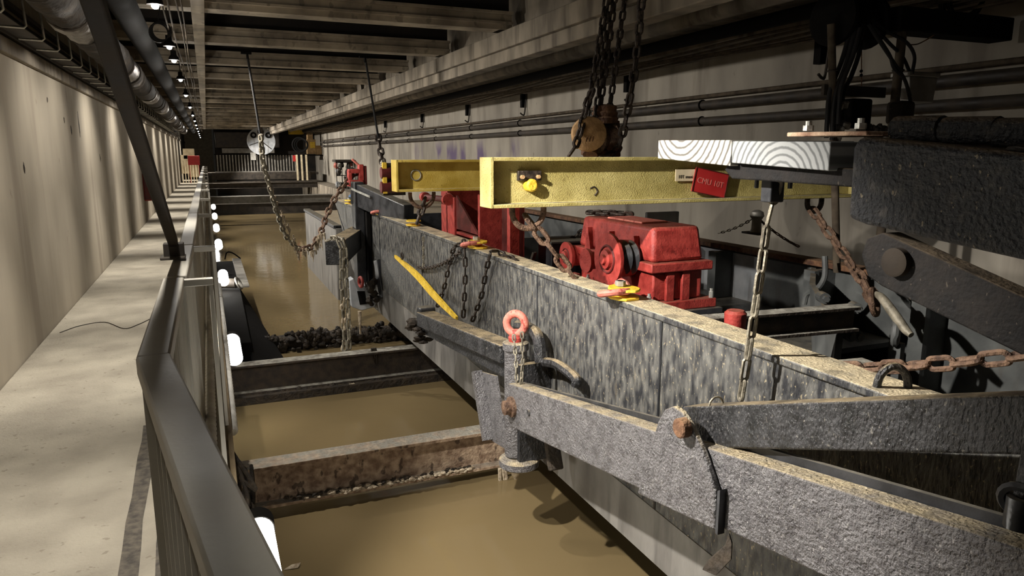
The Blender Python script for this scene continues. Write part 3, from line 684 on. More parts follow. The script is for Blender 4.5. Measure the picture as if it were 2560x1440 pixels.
ribw = MB().prismX([(-.03, -.66), (.03, -.66), (.03, .62), (-.03, .62)], XF - .22, XF - .03).mesh('frame_rib', 'white_paint')
for y in (6.5, 7.8): inst('frame_rib', ribw, Matrix.Translation((0, y, 0)), bg)
MB().box(XF - .06, XF - .03, 5.5, 8.6, .0, .6).build('lining', 'white_paint', bg)
gm = MB().prismX([(-.015, -.66), (.015, -.66), (.015, .7), (-.015, .7)], XB + .03, XB + .15).mesh('near_rib', 'gloss_black')
for i in range(9): inst('near_rib', gm, Matrix.Translation((0, .6 + 1.3 * i, 0)), bg)
# deck beams and the stern casing
MB().ibeam((XB + .03, 3.42, .57), (3.75, 3.28, .57), .16, .12, .015, .02).build('deck_beam', 'dark_girder', bg, .003)
MB().ibeam((2.5, 2.85, .40), (3.3, 2.75, .40), .16, .12, .015, .02).build('deck_beam', 'dark_girder', bg, .003)
MB().prism([(3.55, 3.25, -.66), (4.97, 4.7, -.66), (4.97, 4.85, .60), (4.3, 4.2, .60), (3.75, 3.4, .45)], (.03, -.03, 0)).build('stern_bulkhead', 'grey_paint', bg)
MB().prism([(3.2, 2.6, -.3), (4.97, 2.6, -.3), (4.97, 4.4, -.3), (3.5, 3.2, -.3)], (0, 0, .02)).build('stern_floor', 'grey_paint', bg)
for px, py in [(2060, 745), (2140, 770), (2125, 840), (2145, 840)]:
    p = at(px, py, Y=4.0)
    q = p * 1.0; q = V(0, 0, CAMZ) + (p - V(0, 0, CAMZ)) * .94
    MB().cyl(q + V(.03, .06, 0), q - V(.01, .02, 0), .04, n=14).cyl(q - V(.01, .02, 0), q - V(.025, .05, 0), .024, n=6).build('bolt', 'grey_paint', bg)
e1 = at(2240, 830, X=4.1)
MB().ring(e1, (.7, -1, 0), .075, .026, 20, 8).bar(e1 + V(.02, 0, -.07), e1 + V(.03, 0, -.45), .09, .04).build('lifting_eye', 'grey_paint', bg, smooth=True)
MB().tube(smoothpath([at(2062, 640, X=4.3), at(2062, 690, X=4.3), at(2045, 720, X=4.3), at(2018, 735, X=4.3), at(2010, 760, X=4.3)], 6), .022, 8).build('cable_guard', 'grey_paint', bg, smooth=True)
# second pontoon beyond the bow
t = thing('pontoon', 'low grey pontoon afloat beyond the barge bow', 'pontoon', (3.6, 17, WATER))
MB().prismX([(14.4, -1.4), (19.2, -1.4), (19.2, .15), (14.4, .2)], 2.25, 5.2).build('hull', 'hull_smooth', t, .02)
MB().box(2.22, 2.38, 14.4, 19.2, .15, .21).build('kerb', 'gloss_black', t, .008)

# ------------------------------------------------------------------ yellow spreader beams
def spreader(y, lab, mt, x0=1.67, x1=4.85, z1=1.58, h=.325, b=.2):
    t = thing('spreader_beam', lab, 'beam', ((x0 + x1) / 2, y, z1 - h), 'yellow spreader beams')
    MB().ibeam((x0, y, z1 - h / 2), (x1, y, z1 - h / 2), h, b, .018, .024).build('girder', mt, t, .004)
    MB().box(x0 - .012, x0 + .012, y - b / 2, y + b / 2, z1 - h, z1).build('end_plate', mt, t, .004)
    MB().box(x1 - .012, x1 + .012, y - b / 2, y + b / 2, z1 - h, z1).build('end_plate', mt, t, .004)
    return t
s1 = spreader(4.4, 'front yellow steel spreader beam with a red tag under the timbers', 'pale_yellow')
s2 = spreader(6.9, 'rear shorter looking bright yellow spreader beam behind the front one', 'yellow_paint', z1=1.545, h=.305)
q = at(1322, 440, Y=4.38)
clip = MB().box(q.x - .085, q.x + .085, 4.36, 4.39, q.z - .03, q.z + .035).build('clip_plate', 'chain_dark', s1, .004)
bme = MB().cyl((0, 0, 0), (0, -.025, 0), .014, n=6).mesh('bolt', 'tan_rust')
for dx in (-.06, .055): inst('bolt', bme, Matrix.Translation((q.x + dx, 4.36, q.z - .005)), clip)
q = at(1326, 463, Y=4.37)
MB().lathe((q.x, 4.39, q.z), (0, -1, 0), [(0, .045), (.05, .042), (.06, .03)], 16).build('knob', 'bright_yellow', s1, smooth=True)
q = at(1485, 478, Y=4.39)
MB().tube(smoothpath([(q.x - .03, 4.388, q.z + .02), (q.x, 4.388, q.z + .03), (q.x + .025, 4.388, q.z), (q.x + .005, 4.388, q.z - .03)], 5), .005, 5).build('hook_eye', 'chain_dark', s1)
q = at(1040, 438, Y=6.88)
MB().ring((q.x, 6.885, q.z), (0, 1, 0), .05, .006, 20, 6).build('bolt_ring', 'steel_grey', s2, smooth=True)
# tags on the front beam
def lettering(txt, size, Mx, matname, parent):
    cu = bpy.data.curves.new('lettering', 'FONT'); cu.body = txt; cu.size = size; cu.align_x = 'CENTER'; cu.align_y = 'CENTER'; cu.extrude = .001
    tmp = bpy.data.objects.new('tmp', cu); C.objects.link(tmp)
    bpy.context.view_layer.update()
    me = bpy.data.meshes.new_from_object(tmp.evaluated_get(bpy.context.evaluated_depsgraph_get()))
    bpy.data.objects.remove(tmp); me.materials.clear(); me.materials.append(M[matname])
    return inst('lettering', me, Mx, parent)
c = at(1775, 457, Y=4.36)
R = Matrix.Translation(c) @ Matrix.Rotation(math.radians(11), 4, 'Y')
t = thing('red_tag', 'red tag with faint lettering hung crooked on the front yellow beam', 'sign', c)
inst('plate', MB().box(-.15, .15, -.006, .006, -.088, .088).mesh('plate', 'red_sign'), R, t)
inst('rim', MB().bar((-.15, -.007, -.088), (.15, -.007, -.088), .006, .006).bar((-.15, -.007, .088), (.15, -.007, .088), .006, .006).bar((-.15, -.007, -.088), (-.15, -.007, .088), .006, .006).bar((.15, -.007, -.088), (.15, -.007, .088), .006, .006).mesh('rim', 'dark_red'), R, t)
lettering('CMU 10T', .06, R @ Matrix.Translation((0, -.007, .0)) @ Matrix.Rotation(PI / 2, 4, 'X'), 'lettering_pale', t)
c = at(1713, 438, Y=4.375)
t = thing('load_label', 'small pale label with dark writing beside the red tag', 'label', c)
inst('plate', MB().box(-.085, .085, -.004, .004, -.042, .042).mesh('plate', 'cream'), Matrix.Translation(c), t)
lettering('10T maxi', .034, Matrix.Translation(c + V(0, -.005, -.012)) @ Matrix.Rotation(PI / 2, 4, 'X'), 'lettering_dark', t)
# spreader cross member and rear hanger
tag(MB().ibeam((3.0, 4.42, 1.42), (3.0, 6.88, 1.42), .28, .18, .016, .022).build('tie_beam', 'yellow_paint', bevel=.003), 'yellow tie beam between the two spreader beams under the hoist', 'beam')
t = thing('rear_hanger', 'dark red roller hanger with a yellow side strap left of the rear spreader', 'hanger', at(968, 470, Y=9.3))
for py in (432, 468): 
    q = at(975, py, Y=9.3); MB().cyl(q - V(.12, 0, 0), q + V(.14, 0, 0), .075, n=16).build('roller', 'dark_red', t, smooth=True)
q = at(962, 445, Y=9.3); MB().box(q.x - .035, q.x + .02, 9.25, 9.3, q.z - .2, q.z + .2).build('strap', 'bright_yellow', t, .004)
q = at(975, 450, Y=9.35); MB().box(q.x - .1, q.x + .2, 9.33, 9.37, q.z - .2, q.z + .22).build('back_plate', 'chain_dark', t, .004)

# ------------------------------------------------------------------ chain hoist
hb = V(2.98, 5.3, 1.62)
t = thing('hoist_block', 'rusty lower block of the chain hoist on the spreader', 'hoist', hb)
c = at(1472, 335, Y=5.15); MB().lathe(c, (.35, 1, 0), [(-.05, .12), (-.04, .135), (.03, .14), (.05, .11)], 28).build('sheave_cover', 'tan_rust', t, smooth=True)
for k in range(3):
    q = c + V(-.05 + .028 * k, -.052, -.06); MB().bar(q, q + V(.004, -.012, .04), .008, .006).build('cast_mark', 'rust', t)
c2 = at(1512, 285, Y=5.33); MB().lathe(c2 + V(0, 0, -.08), (0, 0, 1), [(0, .1), (.045, .115), (.055, .1), (.09, .11), (.10, .095), (.14, .1), (.155, .07)], 24).build('swivel_cap', 'rust', t, smooth=True)
c3 = at(1505, 345, Y=5.36); MB().bar(c3 + V(-.1, 0, -.14), c3 + V(-.1, 0, .16), .08, .16).bar(c3 + V(.09, 0, -.16), c3 + V(.07, 0, .14), .07, .16).bar(c3 + V(-.1, 0, -.14), c3 + V(.09, 0, -.14), .14, .08).build('cheek_frame', 'rust', t, .01)
MB().lathe(c3 + V(0, -.05, 0), (1, 0, 0), [(-.1, .12), (-.06, .13), (0, .09), (.06, .13), (.1, .12)], 24).build('sheave', 'chain_rust', t, smooth=True)
MB().cyl(at(1475, 388, Y=5.2), at(1478, 360, Y=5.25), .06, n=16).build('shank', 'rust', t, smooth=True)
grp = 'hoist chain falls'
HY = 5.3
for (a, b, lab) in [((1467, 285), (1520, -25), 'leftmost of the hoist chain falls above the block'), ((1500, 275), (1540, -25), 'middle hoist chain fall entering the block'), ((1524, 270), (1565, -25), 'right hoist chain fall entering the swivel cap'), ((1488, 300), (1530, -25), 'hoist chain fall behind the other strands')]:
    chain('hoist_chain', lab, [at(*a, Y=HY), at(*b, Y=HY + .05)], .075, .062, .0125, 'chain_dark', grp)
chain('hoist_chain', 'loose hoist hand chain hanging to the right of the block', smoothpath([at(1606, -20, Y=4.95), at(1590, 150, Y=4.97), at(1570, 270, Y=5.0), at(1552, 350, Y=5.1), at(1535, 383, Y=HY - .1), at(1505, 392, Y=HY - .15)], 8), .088, .075, .014, 'chain_dark', grp)
chain('hoist_chain', 'slack hoist chain looping to the left of the block', smoothpath([at(1478, 235, Y=HY - .12), at(1465, 270, Y=HY - .15), at(1450, 330, Y=HY - .2), at(1438, 365, Y=HY - .25), at(1422, 390, Y=HY - .25)], 8), .088, .075, .014, 'chain_dark', grp)

# ------------------------------------------------------------------ rings and chains under the spreaders
def bow(name, lab, c, R, r, material, axis=(0, 1, 0)):
    t = thing(name, lab, 'shackle', c)
    MB().ring(c, axis, R, r, 20, 8, PI, 2 * PI).build('bow', material, t, smooth=True)
    _, _, tt, sd, u = MB().frame(c, c + Vector(axis))
    MB().tube([c + sd * R, c + sd * R + u * .03], r, 8).tube([c - sd * R, c - sd * R + u * .03], r, 8).build('legs', material, t, smooth=True)
    return t
bow('bow_shackle', 'large steel ring under the left end of the front spreader', at(1320, 528, Y=4.4), .115, .021, 'chain_rust')
bow('bow_shackle', 'large dark ring under the right end of the front spreader', at(2036, 505, Y=4.4), .075, .021, 'chain_dark')
bow('bow_shackle', 'steel ring under the left end of the rear spreader', at(1055, 488, Y=6.9), .12, .02, 'chain_rust')
chain('sling_chain', 'heavy rusty chain from the left ring down behind the gunwale', [at(1325, 555, Y=4.4), at(1365, 605, Y=4.38), at(1440, 700, Y=4.36), V(2.42, 4.36, .6)], .125, .092, .0165, 'chain_rust', 'sling chains', roll=.25)
chain('sling_chain', 'chain below the rear spreader ring by the red frame', [at(1060, 505, Y=6.9), at(1052, 530, Y=6.9), at(1040, 565, Y=6.9)], .09, .08, .017, 'chain_dark', 'sling chains')
chain('sling_chain', 'heavy dark chain slanting right from the right ring to the lifting eye', [at(2036, 532, Y=4.35), at(2085, 600, X=4.4), at(2150, 695, X=4.3), at(2190, 745, X=4.2)], .12, .088, .0165, 'chain_rust', 'sling chains', roll=.25)
p0 = at(2150, 690, X=4.27); chain('sling_chain', 'short doubled chain end knotted above the hook', [p0 + V(-.03, -.03, 0), at(2185, 760, X=4.15)], .1, .09, .019, 'chain_rust', 'sling chains')
t = thing('lifting_hook', 'pale forged hook joining the slanting chain to the lifting eye', 'hook', at(2185, 735, X=4.15))
MB().tube(smoothpath([at(2190, 735, X=4.15), at(2205, 745, X=4.1), at(2235, 785, X=4.08), at(2262, 822, X=4.06), at(2278, 838, X=4.05)], 5), .026, 10, rf=lambda u: .75 + .5 * math.sin(PI * u)).build('hook_shank', 'hook_steel', t, smooth=True)
MB().ring(at(2185, 755, X=4.16), (.6, -1, .3), .085, .022, 20, 8).build('ring', 'chain_rust', t, smooth=True)
chain('tie_chain', 'long pale chain hanging from the bracket under the timbers', [at(1938, 480, X=2.1), at(1918, 560, X=2.1), at(1900, 690, X=2.09), at(1876, 850, X=2.08), at(1850, 1005, X=2.07)], .096, .046, .0085, 'chain_pale', roll=.6)
chain('tie_chain', 'thick rusty chain stretched level at the right edge over the eyebolt', sag(at(1995, 918, X=2.4), at(2590, 884, X=2.4), .02), .1, .064, .011, 'chain_rust', roll=.35)
chain('wall_chain', 'thin chain hanging against the right wall behind the barge', sag(at(1800, 582, X=5.1), at(1885, 545, X=5.1), .02, 8), .05, .03, .006, 'chain_pale', joined=True)
chain('wall_chain', 'thin chain sloping down to the far gunwale', sag(at(1900, 550, X=5.05), at(2000, 618, X=5.0), .02, 8), .05, .03, .006, 'chain_rust', joined=True)
t = thing('mooring_bitt', 'pale bollard with chain on the far gunwale behind the hanging chain', 'bollard', at(1890, 590, X=5.0))
c = at(1890, 580, X=5.0); MB().lathe(c, (0, 0, 1), [(0, .06), (.03, .05), (.12, .045), (.16, .07), (.2, .06), (.22, .02)], 14).build('post', 'steel_grey', t, smooth=True)
MB().box(c.x - .08, c.x + .08, c.y - .12, c.y + .12, c.z - .02, c.z).build('base', 'pipe_dark', t, .004)
chain('gear_chain', 'dark greasy chain left of the red gearbox', [at(1418, 610, X=3.2), at(1440, 590, X=3.25), at(1480, 560, X=3.3)], .07, .06, .013, 'chain_dark')
chain('gear_chain', 'dark chain lying behind the top of the gearbox', [V(3.05, 5.5, 1.1), V(3.15, 5.35, 1.105), V(3.3, 5.2, 1.1)], .07, .06, .014, 'chain_dark')

# ------------------------------------------------------------------ hanging rods and the slack chain over the water
for (a, b, yb, lab) in [((617, 130), (652, 345), 11.05, 'thin dark rod hanging from the ceiling over open water'), ((912, 140), (946, 345), 10.83, 'thin dark rod hanging from the ceiling left of the rear spreader')]:
    p0 = at(*a, Y=yb); p0.z = 3.0; p1 = at(*b, Y=yb)
    t = thing('hanging_rod', lab, 'rod', p1)
    MB().tube([p0, p1], .016, 8).build('rod', 'rubber', t, smooth=True)
    MB().box(p0.x - .08, p0.x + .06, p0.y - .03, p0.y + .03, 2.97, 3.0).ring(p0 - V(0, 0, .05), (1, 0, 0), .035, .012, 14, 6).build('ceiling_hook', 'pipe_black', t)
p = smoothpath([at(652, 345, Y=11.05), at(657, 400, Y=11.1), at(672, 460, Y=11.3), at(692, 530, Y=11.5), at(715, 590, Y=11.7), at(748, 622, Y=11.9)], 8)
chain('slack_chain', 'debris fouled chain drooping from the first hanging rod', p, .09, .095, .019, 'chain_pale', roll=.7)
p = smoothpath([at(748, 622, Y=11.9), at(775, 618, Y=12.1), at(800, 585, Y=12.4), at(818, 535, Y=12.8), at(838, 495, Y=13.0), at(862, 462, Y=13.2), at(890, 432, Y=13.4)], 8)
chain('slack_chain', 'rusty chain rising from the droop to the red vice', p, .13, .12, .023, 'chain_rust', roll=.7)
chain('hook_chain', 'dark chain under the second hanging rod', [at(946, 345, Y=10.83), at(952, 380, Y=10.7), at(956, 405, Y=10.5)], .12, .11, .02, 'chain_dark')
chain('hook_chain', 'pale short chain end above the yellow strap', [at(957, 405, Y=10.4), at(962, 432, Y=9.3)], .1, .09, .02, 'chain_pale')
mb = MB()
for i in range(55):
    f = rnd.random(); px = 672 + 100 * f; py = (460 + 165 * min(1, f * 1.35)) + rnd.uniform(-8, 14)
    a = at(px, py, Y=11.4 + .5 * f); mb.tube([a, a + V(rnd.uniform(-.02, .02), 0, -rnd.uniform(.03, .13))], rnd.uniform(.01, .022), 5, rf=lambda u: 1.2 - .9 * u)
tag(mb.build('chain_debris', 'debris', smooth=True), 'pale rags and scum clinging to the drooping chain', 'debris', kind='stuff')
mb = MB()
for i in range(26):
    f = rnd.random(); a = at(775 + 35 * f, 620 - 50 * f + rnd.uniform(-6, 25), Y=12.2); mb.tube([a, a + V(rnd.uniform(-.03, .03), 0, -rnd.uniform(.06, .22))], rnd.uniform(.012, .025), 5, rf=lambda u: 1.2 - .9 * u)
tag(mb.build('chain_debris', 'debris', smooth=True), 'grey weed hanging from the rising rusty chain', 'debris', kind='stuff')

# ------------------------------------------------------------------ fittings on the barge side
# gallows bracket over the gunwale
t = thing('gallows_bracket', 'black welded L bracket hooked over the barge gunwale', 'bracket', (2.05, 10.9, -.4))
a0 = V(2.06, 10.75, 0); a1 = V(2.55, 9.3, 0)
tp = at(892, 455, Y=10.75).z
MB().box(1.98, 2.12, 10.72, 11.0, -.34, tp).build('leg', 'gloss_black', t, .012)
MB().box(2.12, 2.18, 10.6, 10.95, -.34, tp - .2).build('leg_shade', 'pipe_black', t, .006)  # solid black piece stands in for shade in the leg's recess
MB().bar(V(2.04, 10.98, tp - .17), V(2.42, 9.3, tp - .40), .16, .34, h1=.30).build('arm', 'gloss_black', t, .015)
MB().bar(V(1.955, 10.85, tp - .10), V(2.10, 10.2, tp - .19), .012, .03).build('weld_bead', 'galvanised', t)
sh = [at(px, py, Y=10.45) for px, py in [(872, 702), (884, 696), (900, 716), (944, 708), (948, 744), (938, 768), (904, 777), (880, 768)]]
MB().prism(sh, (0, .22, 0)).build('shoe', 'white_paint', t, .012)
MB().prism([at(px, py, Y=10.44) for px, py in [(893, 728), (912, 728), (916, 752), (934, 758), (900, 762)]], (0, .02, 0)).build('slot_shade', 'pipe_black', t)  # dark sheet in front of the shoe paints its shaded recess
q = at(902, 705, Y=10.3); MB().ring(q, (1, .2, 0), .07, .022, 16, 8).build('red_shackle', 'red_paint', t, smooth=True)
q = at(930, 720, Y=10.2); mb = MB()
for i in range(14): mb.blob(q + V(rnd.uniform(-.07, .07), rnd.uniform(-.05, .05), rnd.uniform(-.25, .1)), rnd.uniform(.03, .06), i)
mb.build('weed_clump', 'mud', t, smooth=True, kind='stuff')
p0 = at(899, 778, Y=10.4); p1 = at(901, 835, Y=10.4)
MB().tube([p0, p0.lerp(p1, .5), p1], .025, 8, rf=lambda u: 1.1 - .6 * u).build('drip_stalk', 'debris', t, smooth=True)
MB().bar(V(2.2, 10.05, -.45), V(2.16, 10.2, .1), .05, .12).build('rubbing_strip', 'gloss_black', t, .01)
# outrigger arm with the pale chain
t = thing('outrigger_stub', 'short box section outrigger beside the gallows bracket', 'outrigger', at(840, 640, Y=9.6))
MB().bar(V(2.22, 11.5, .36), at(838, 632, Y=9.5), .22, .26, h1=.33, w1=.26).build('box_arm', 'black_steel', t, .012)
p = at(865, 600, Y=9.25)
chain('pale_chain', 'pale doubled chain hanging from the outrigger to the cross beam, left strand', smoothpath([at(822, 600, Y=9.35), at(840, 596, Y=9.2), at(853, 625, Y=9.15), at(854, 700, Y=9.1), at(858, 790, Y=9.05), at(862, 878, Y=8.95)], 6),   .13, .075, .013, 'chain_pale', 'pale chains on the outrigger', roll=.5)
chain('pale_chain', 'pale doubled chain hanging from the outrigger to the cross beam, right strand', smoothpath([at(845, 598, Y=9.3), at(862, 610, Y=9.2), at(866, 700, Y=9.1), at(871, 790, Y=9.0), at(873, 878, Y=8.93)], 6),   .13, .075, .013, 'chain_pale', 'pale chains on the outrigger', roll=.9)
mb = MB()
for i in range(14):
    f = rnd.random(); a = at(866 + rnd.uniform(-14, 12), 730 + 145 * f ** .6, Y=9.0); mb.blob(a, rnd.uniform(.01, .03), i, .8, .8, 1.6)
tag(mb.build('chain_debris', 'debris', smooth=True), 'shreds caught in the pale outrigger chain', 'debris', kind='stuff')
# curved yellow bar
t = thing('yellow_bar', 'bent yellow flat bar leaning against the barge side', 'bar', at(1065, 715, X=2.1))
pts = smoothpath([at(988, 640, X=2.12), at(1040, 684, X=2.12), at(1085, 735, X=2.1), at(1142, 795, X=2.06)], 5)
for a, b in zip(pts[:-1], pts[1:]): pass
mb = MB(); 
for k, p_ in enumerate(pts):
    u_ = k / (len(pts) - 1); w_ = .022 + .034 * math.sin(PI * u_)
    mb.v += [p_ + V(-.012, 0, -w_), p_ + V(.012, 0, -w_), p_ + V(.012, 0, w_ * .6), p_ + V(-.012, 0, w_ * .6)]
n_ = len(pts)
mb.f = [(0, 1, 2, 3), tuple(4 * (n_ - 1) + i for i in (3, 2, 1, 0))] + [(4 * k + i, 4 * k + (i + 1) % 4, 4 * k + 4 + (i + 1) % 4, 4 * k + 4 + i) for k in range(n_ - 1) for i in range(4)]
mb.build('strip', 'bright_yellow', t, smooth=False)
q = at(1005, 640, X=2.1); MB().ring(q, (1, 0, 0), .04, .01, 16, 6).build('lug', 'chain_dark', t, smooth=True)
# pad eyes with shackles on the gunwale
def pad_eye(y, lab, red=True, s=1.0, bolt=True):
    c = V(XB + .05, y, GZ + .003)
    t = thing('pad_eye', lab, 'pad eye', c, 'yellow pad eyes on the gunwale')
    for k in (0, 1):
        z0 = c.z + .045 * k * s
        pts = [(c.x + .10 * s * math.cos(a) * (1 if math.cos(a) < 0 else .8), c.y + .12 * s * math.sin(a) + .015 * rnd.uniform(-1, 1), z0 + .004 * k) for a in [2 * PI * i / 12 for i in range(12)]]
        MB().prism(pts, (0, 0, .016 * s)).build('eye_plate', 'bright_yellow', t, .004)
    if red:
        MB().ring(c + V(-.07 * s, 0, .035 * s), (0, .25, 1), .085 * s, .02 * s, 18, 8).build('shackle', 'pink_red', t, smooth=True)
    if bolt:
        MB().cyl(c + V(-.01, .03 * s, -.02), c + V(-.01, .03 * s, .10 * s), .02 * s, n=8).cyl(c + V(-.01, .03 * s, .07 * s), c + V(-.01, .03 * s, .10 * s), .032 * s, n=6).build('bolt', 'galvanised', t)
    return t
pad_eye(3.62, 'nearest yellow pad eye with red shackle and bright bolt on the gunwale')
pad_eye(6.15, 'yellow pad eye under the draped chains on the gunwale')
pad_eye(8.4, 'plain yellow pad eye lying below the rear spreader', red=False, bolt=False)
pad_eye(10.1, 'yellow pad eye inside the gallows bracket', bolt=True)
pad_eye(12.6, 'farthest yellow pad eye beyond the gallows bracket', red=False)
# chains draped on the side plate
gd = 'chains draped on the barge side'
XC = XB - .045
chain('drape_chain', 'thin chain hanging from a hole in the side plate', [at(1058, 598, X=XC), at(1059, 665, X=XC)], .05, .034, .008, 'chain_pale', gd)
chain('drape_chain', 'chain swagged from the yellow bar up to the pad eye', sag(at(1045, 668, X=XC), at(1150, 630, X=XC), .06, 10), .062, .046, .009, 'chain_dark', gd)
chain('drape_chain', 'chain hanging from the pad eye to the yellow bar end', smoothpath([at(1180, 606, X=XC + .02), at(1140, 615, X=XC - .01), at(1126, 650, X=XC), at(1110, 720, X=XC), at(1092, 770, X=XC)], 6), .085, .05, .010, 'chain_dark', gd)
chain('drape_chain', 'chain dropping straight down from the pad eye', smoothpath([at(1160, 610, X=XC), at(1163, 650, X=XC), at(1162, 720, X=XC), at(1158, 795, X=XC)], 6), .085, .05, .010, 'chain_dark', gd)
chain('drape_chain', 'rightmost chain looped over the gunwale', smoothpath([at(1290, 650, X=XB + .06), at(1250, 632, X=XB + .03), at(1228, 632, X=XC), at(1215, 680, X=XC), at(1203, 740, X=XC), at(1180, 805, X=XC)], 6), .085, .05, .010, 'chain_dark', gd)
# outrigger post assembly
t = thing('outrigger_post', 'grimy steel outrigger arm and tubular post on the barge side', 'outrigger', (1.98, 4.63, -.65))
MB().bar(V(1.80, 6.42, .07), V(1.97, 4.72, .15), .17, .14).build('arm', 'black_steel', t, .012)
MB().bar(V(1.80, 6.42, .0), V(1.97, 4.72, .03), .06, .14).build('arm_web', 'black_steel', t)
MB().box(1.74, 1.90, 6.38, 6.5, .02, .18).build('end_block', 'gloss_black', t, .02)
mb = MB()
for i in range(24): mb.blob(V(1.74, 6.42, -.02) + V(rnd.uniform(-.05, .08), rnd.uniform(-.1, .1), rnd.uniform(-.12, .06)), rnd.uniform(.02, .045), i + 90, 1.5, 1, .6)
mb.build('weed_clump', 'mud', t, smooth=True, kind='stuff')
pc = V(1.97, 4.62, 0)
MB().lathe(V(pc.x, pc.y, -.6), (0, 0, 1), [(0, .08), (.02, .083), (.80, .083), (.81, .095), (.86, .095), (.87, .08)], 28).build('post', 'arm_steel', t, smooth=True)
MB().lathe(V(pc.x + .02, pc.y - .02, -.69), (0, 0, 1), [(0, .13), (.015, .15), (.06, .15), (.075, .12)], 28).build('base_flange', 'arm_steel', t, smooth=True)
MB().lathe(V(pc.x, pc.y, -.80), (0, 0, 1), [(0, .012), (.05, .035), (.11, .055)], 12).build('tip', 'debris', t, smooth=True)
MB().prism([at(1198, 928, X=1.93), at(1240, 940, X=1.93), at(1262, 1090, X=1.93), at(1285, 1135, X=1.93), at(1226, 1100, X=1.93)], (.015, 0, 0)).build('gusset', 'arm_steel', t)
MB().prism([at(1198, 928, X=1.93), at(1205, 925, X=1.93), at(1232, 1098, X=1.93), at(1226, 1100, X=1.93)], (-.07, 0, 0)).build('gusset_flange', 'arm_steel', t)
MB().box(1.95, XB, 4.5, 4.56, -.62, .12).build('stand_off', 'black_steel', t)
MB().bar(at(1375, 1080, X=2.02), at(1390, 1175, X=2.02), .10, .05).build('wear_pad', 'mud', t, .01)
MB().tube(smoothpath([at(1295, 815, X=2.12), at(1325, 822, X=2.1), at(1345, 845, X=2.08), at(1352, 905, X=2.08)], 6), .045, 8).build('guide_loop', 'black_steel', t, smooth=True)
MB().tube(smoothpath([at(1362, 905, X=2.1), at(1395, 912, X=2.1), at(1438, 945, X=2.1), at(1440, 965, X=2.1)], 6), .035, 8).build('side_rail', 'black_steel', t, smooth=True)
ec = at(1268, 805, X=1.97)
e_ = thing('red_eye_bolt', 'red painted eye bolt standing on top of the outrigger post', 'eye bolt', (pc.x, pc.y, .27))
MB().ring(V(pc.x, pc.y, .40), (-.75, -.7, .1), .072, .029, 24, 10).build('eye', 'pink_red', e_, smooth=True)
MB().lathe(V(pc.x, pc.y, .27), (0, 0, 1), [(0, .05), (.03, .055), (.05, .04), (.085, .03)], 16).build('collar', 'red_paint', e_, smooth=True)
chain('keeper_chain', 'thin doubled keeper chain below the red eye bolt, left strand', [at(1285, 845, X=1.85), at(1290, 900, X=1.85), at(1292, 962, X=1.84)], .045, .03, .006, 'chain_pale', 'keeper chains under the red eye bolt')
chain('keeper_chain', 'thin doubled keeper chain below the red eye bolt, right strand', [at(1305, 838, X=1.86), at(1307, 900, X=1.86), at(1303, 958, X=1.84)], .045, .03, .006, 'chain_pale', 'keeper chains under the red eye bolt')

# ------------------------------------------------------------------ the big lever arms
t = thing('lever_arm', 'long grimy steel lever arm rising from the post to the lower right', 'lever arm', (1.85, 3, 0))
def armline(y, c0, c1): return c0[1] + (c1[1] - c0[1]) * (y - c0[0]) / (c1[0] - c0[0])
T0, T1 = (4.33, .06), (1.04, .64); B0, B1 = (4.33, -.24), (1.04, .33)
MB().prismX([(4.40, -.02), (4.33, .06), (2.54, .37), (.2, .785), (.2, .46), (2.64, .04), (4.30, -.24), (4.38, -.18)], 1.79, 1.89).build('box_section', 'arm_steel', t, .008)
MB().prismX([(4.36, .05), (2.54, .40), (.2, .815), (.2, .80), (2.54, .34), (4.36, .0)], 1.89, 1.91).build('back_lip', 'gloss_black', t)
MB().lathe(V(1.80, 4.25, -.08), (-1, 0, 0), [(0, .07), (.03, .07), (.035, .05), (.075, .048), (.08, .035)], 20).build('pivot_pin', 'chain_rust', t, smooth=True)
MB().cyl(V(1.79, 3.98, -.03), V(1.782, 3.98, -.03), .02, n=12).build('plug', 'black_steel', t)
t2 = thing('clevis_plate', 'rounded steel clevis plate bolted on the lever arm with a rusty pin', 'clevis', (1.77, 2.35, .05))
cy, cz = 2.42, .42
arc = [(cy + .11 * math.cos(a), cz + .11 * math.sin(a)) for a in [math.radians(170 - 20 * i) for i in range(9)]]
MB().prismX([(2.66, .03), (2.58, .27)] + [(y, z) for y, z in [(2.545, .36), (2.515, .44), (2.47, .51), (2.41, .545), (2.35, .54), (2.29, .505), (2.2, .42), (2.115, .30), (2.10, .13)]], 1.755, 1.786).build('plate', 'arm_steel', t2, .008)
q = at(1715, 1068, X=1.75); MB().lathe(q, (-1, 0, 0), [(0, .042), (.035, .042), (.04, .036)], 20).build('pin', 'rust', t2, smooth=True)
MB().prismX([(2.10, .12), (2.10, .30), (2.085, .31), (2.085, .12)], 1.757, 1.79).build('edge_strip', 'gloss_black', t2)  # dark strip along the plate's edge
t3 = thing('link_arm', 'second flat steel arm running from the clevis to the right edge', 'lever arm', (1.95, 1.6, .6))
MB().prismX([(2.52, .46), (2.48, .505), (1.14, .985), (.2, 1.32), (.2, 1.17), (1.12, .83), (2.36, .36), (2.46, .36)], 1.86, 1.98).build('flat', 'black_steel', t3, .008)
MB().ring(at(1790, 1012, X=1.9), (0, 1, 0), .035, .005, 14, 5).build('wire_loop', 'chain_pale', t3, smooth=True)
tag(MB().prism([at(1822, 1335, X=1.78), at(1812, 1365, X=1.78), at(1770, 1402, X=1.78), at(1755, 1425, X=1.78), at(1790, 1440, X=1.78), at(1828, 1400, X=1.78), at(1830, 1360, X=1.78)], (.012, .01, 0)).build('hanging_scrap', 'mud', bevel=.003), 'dirty torn scrap hanging under the clevis plate', 'rag')
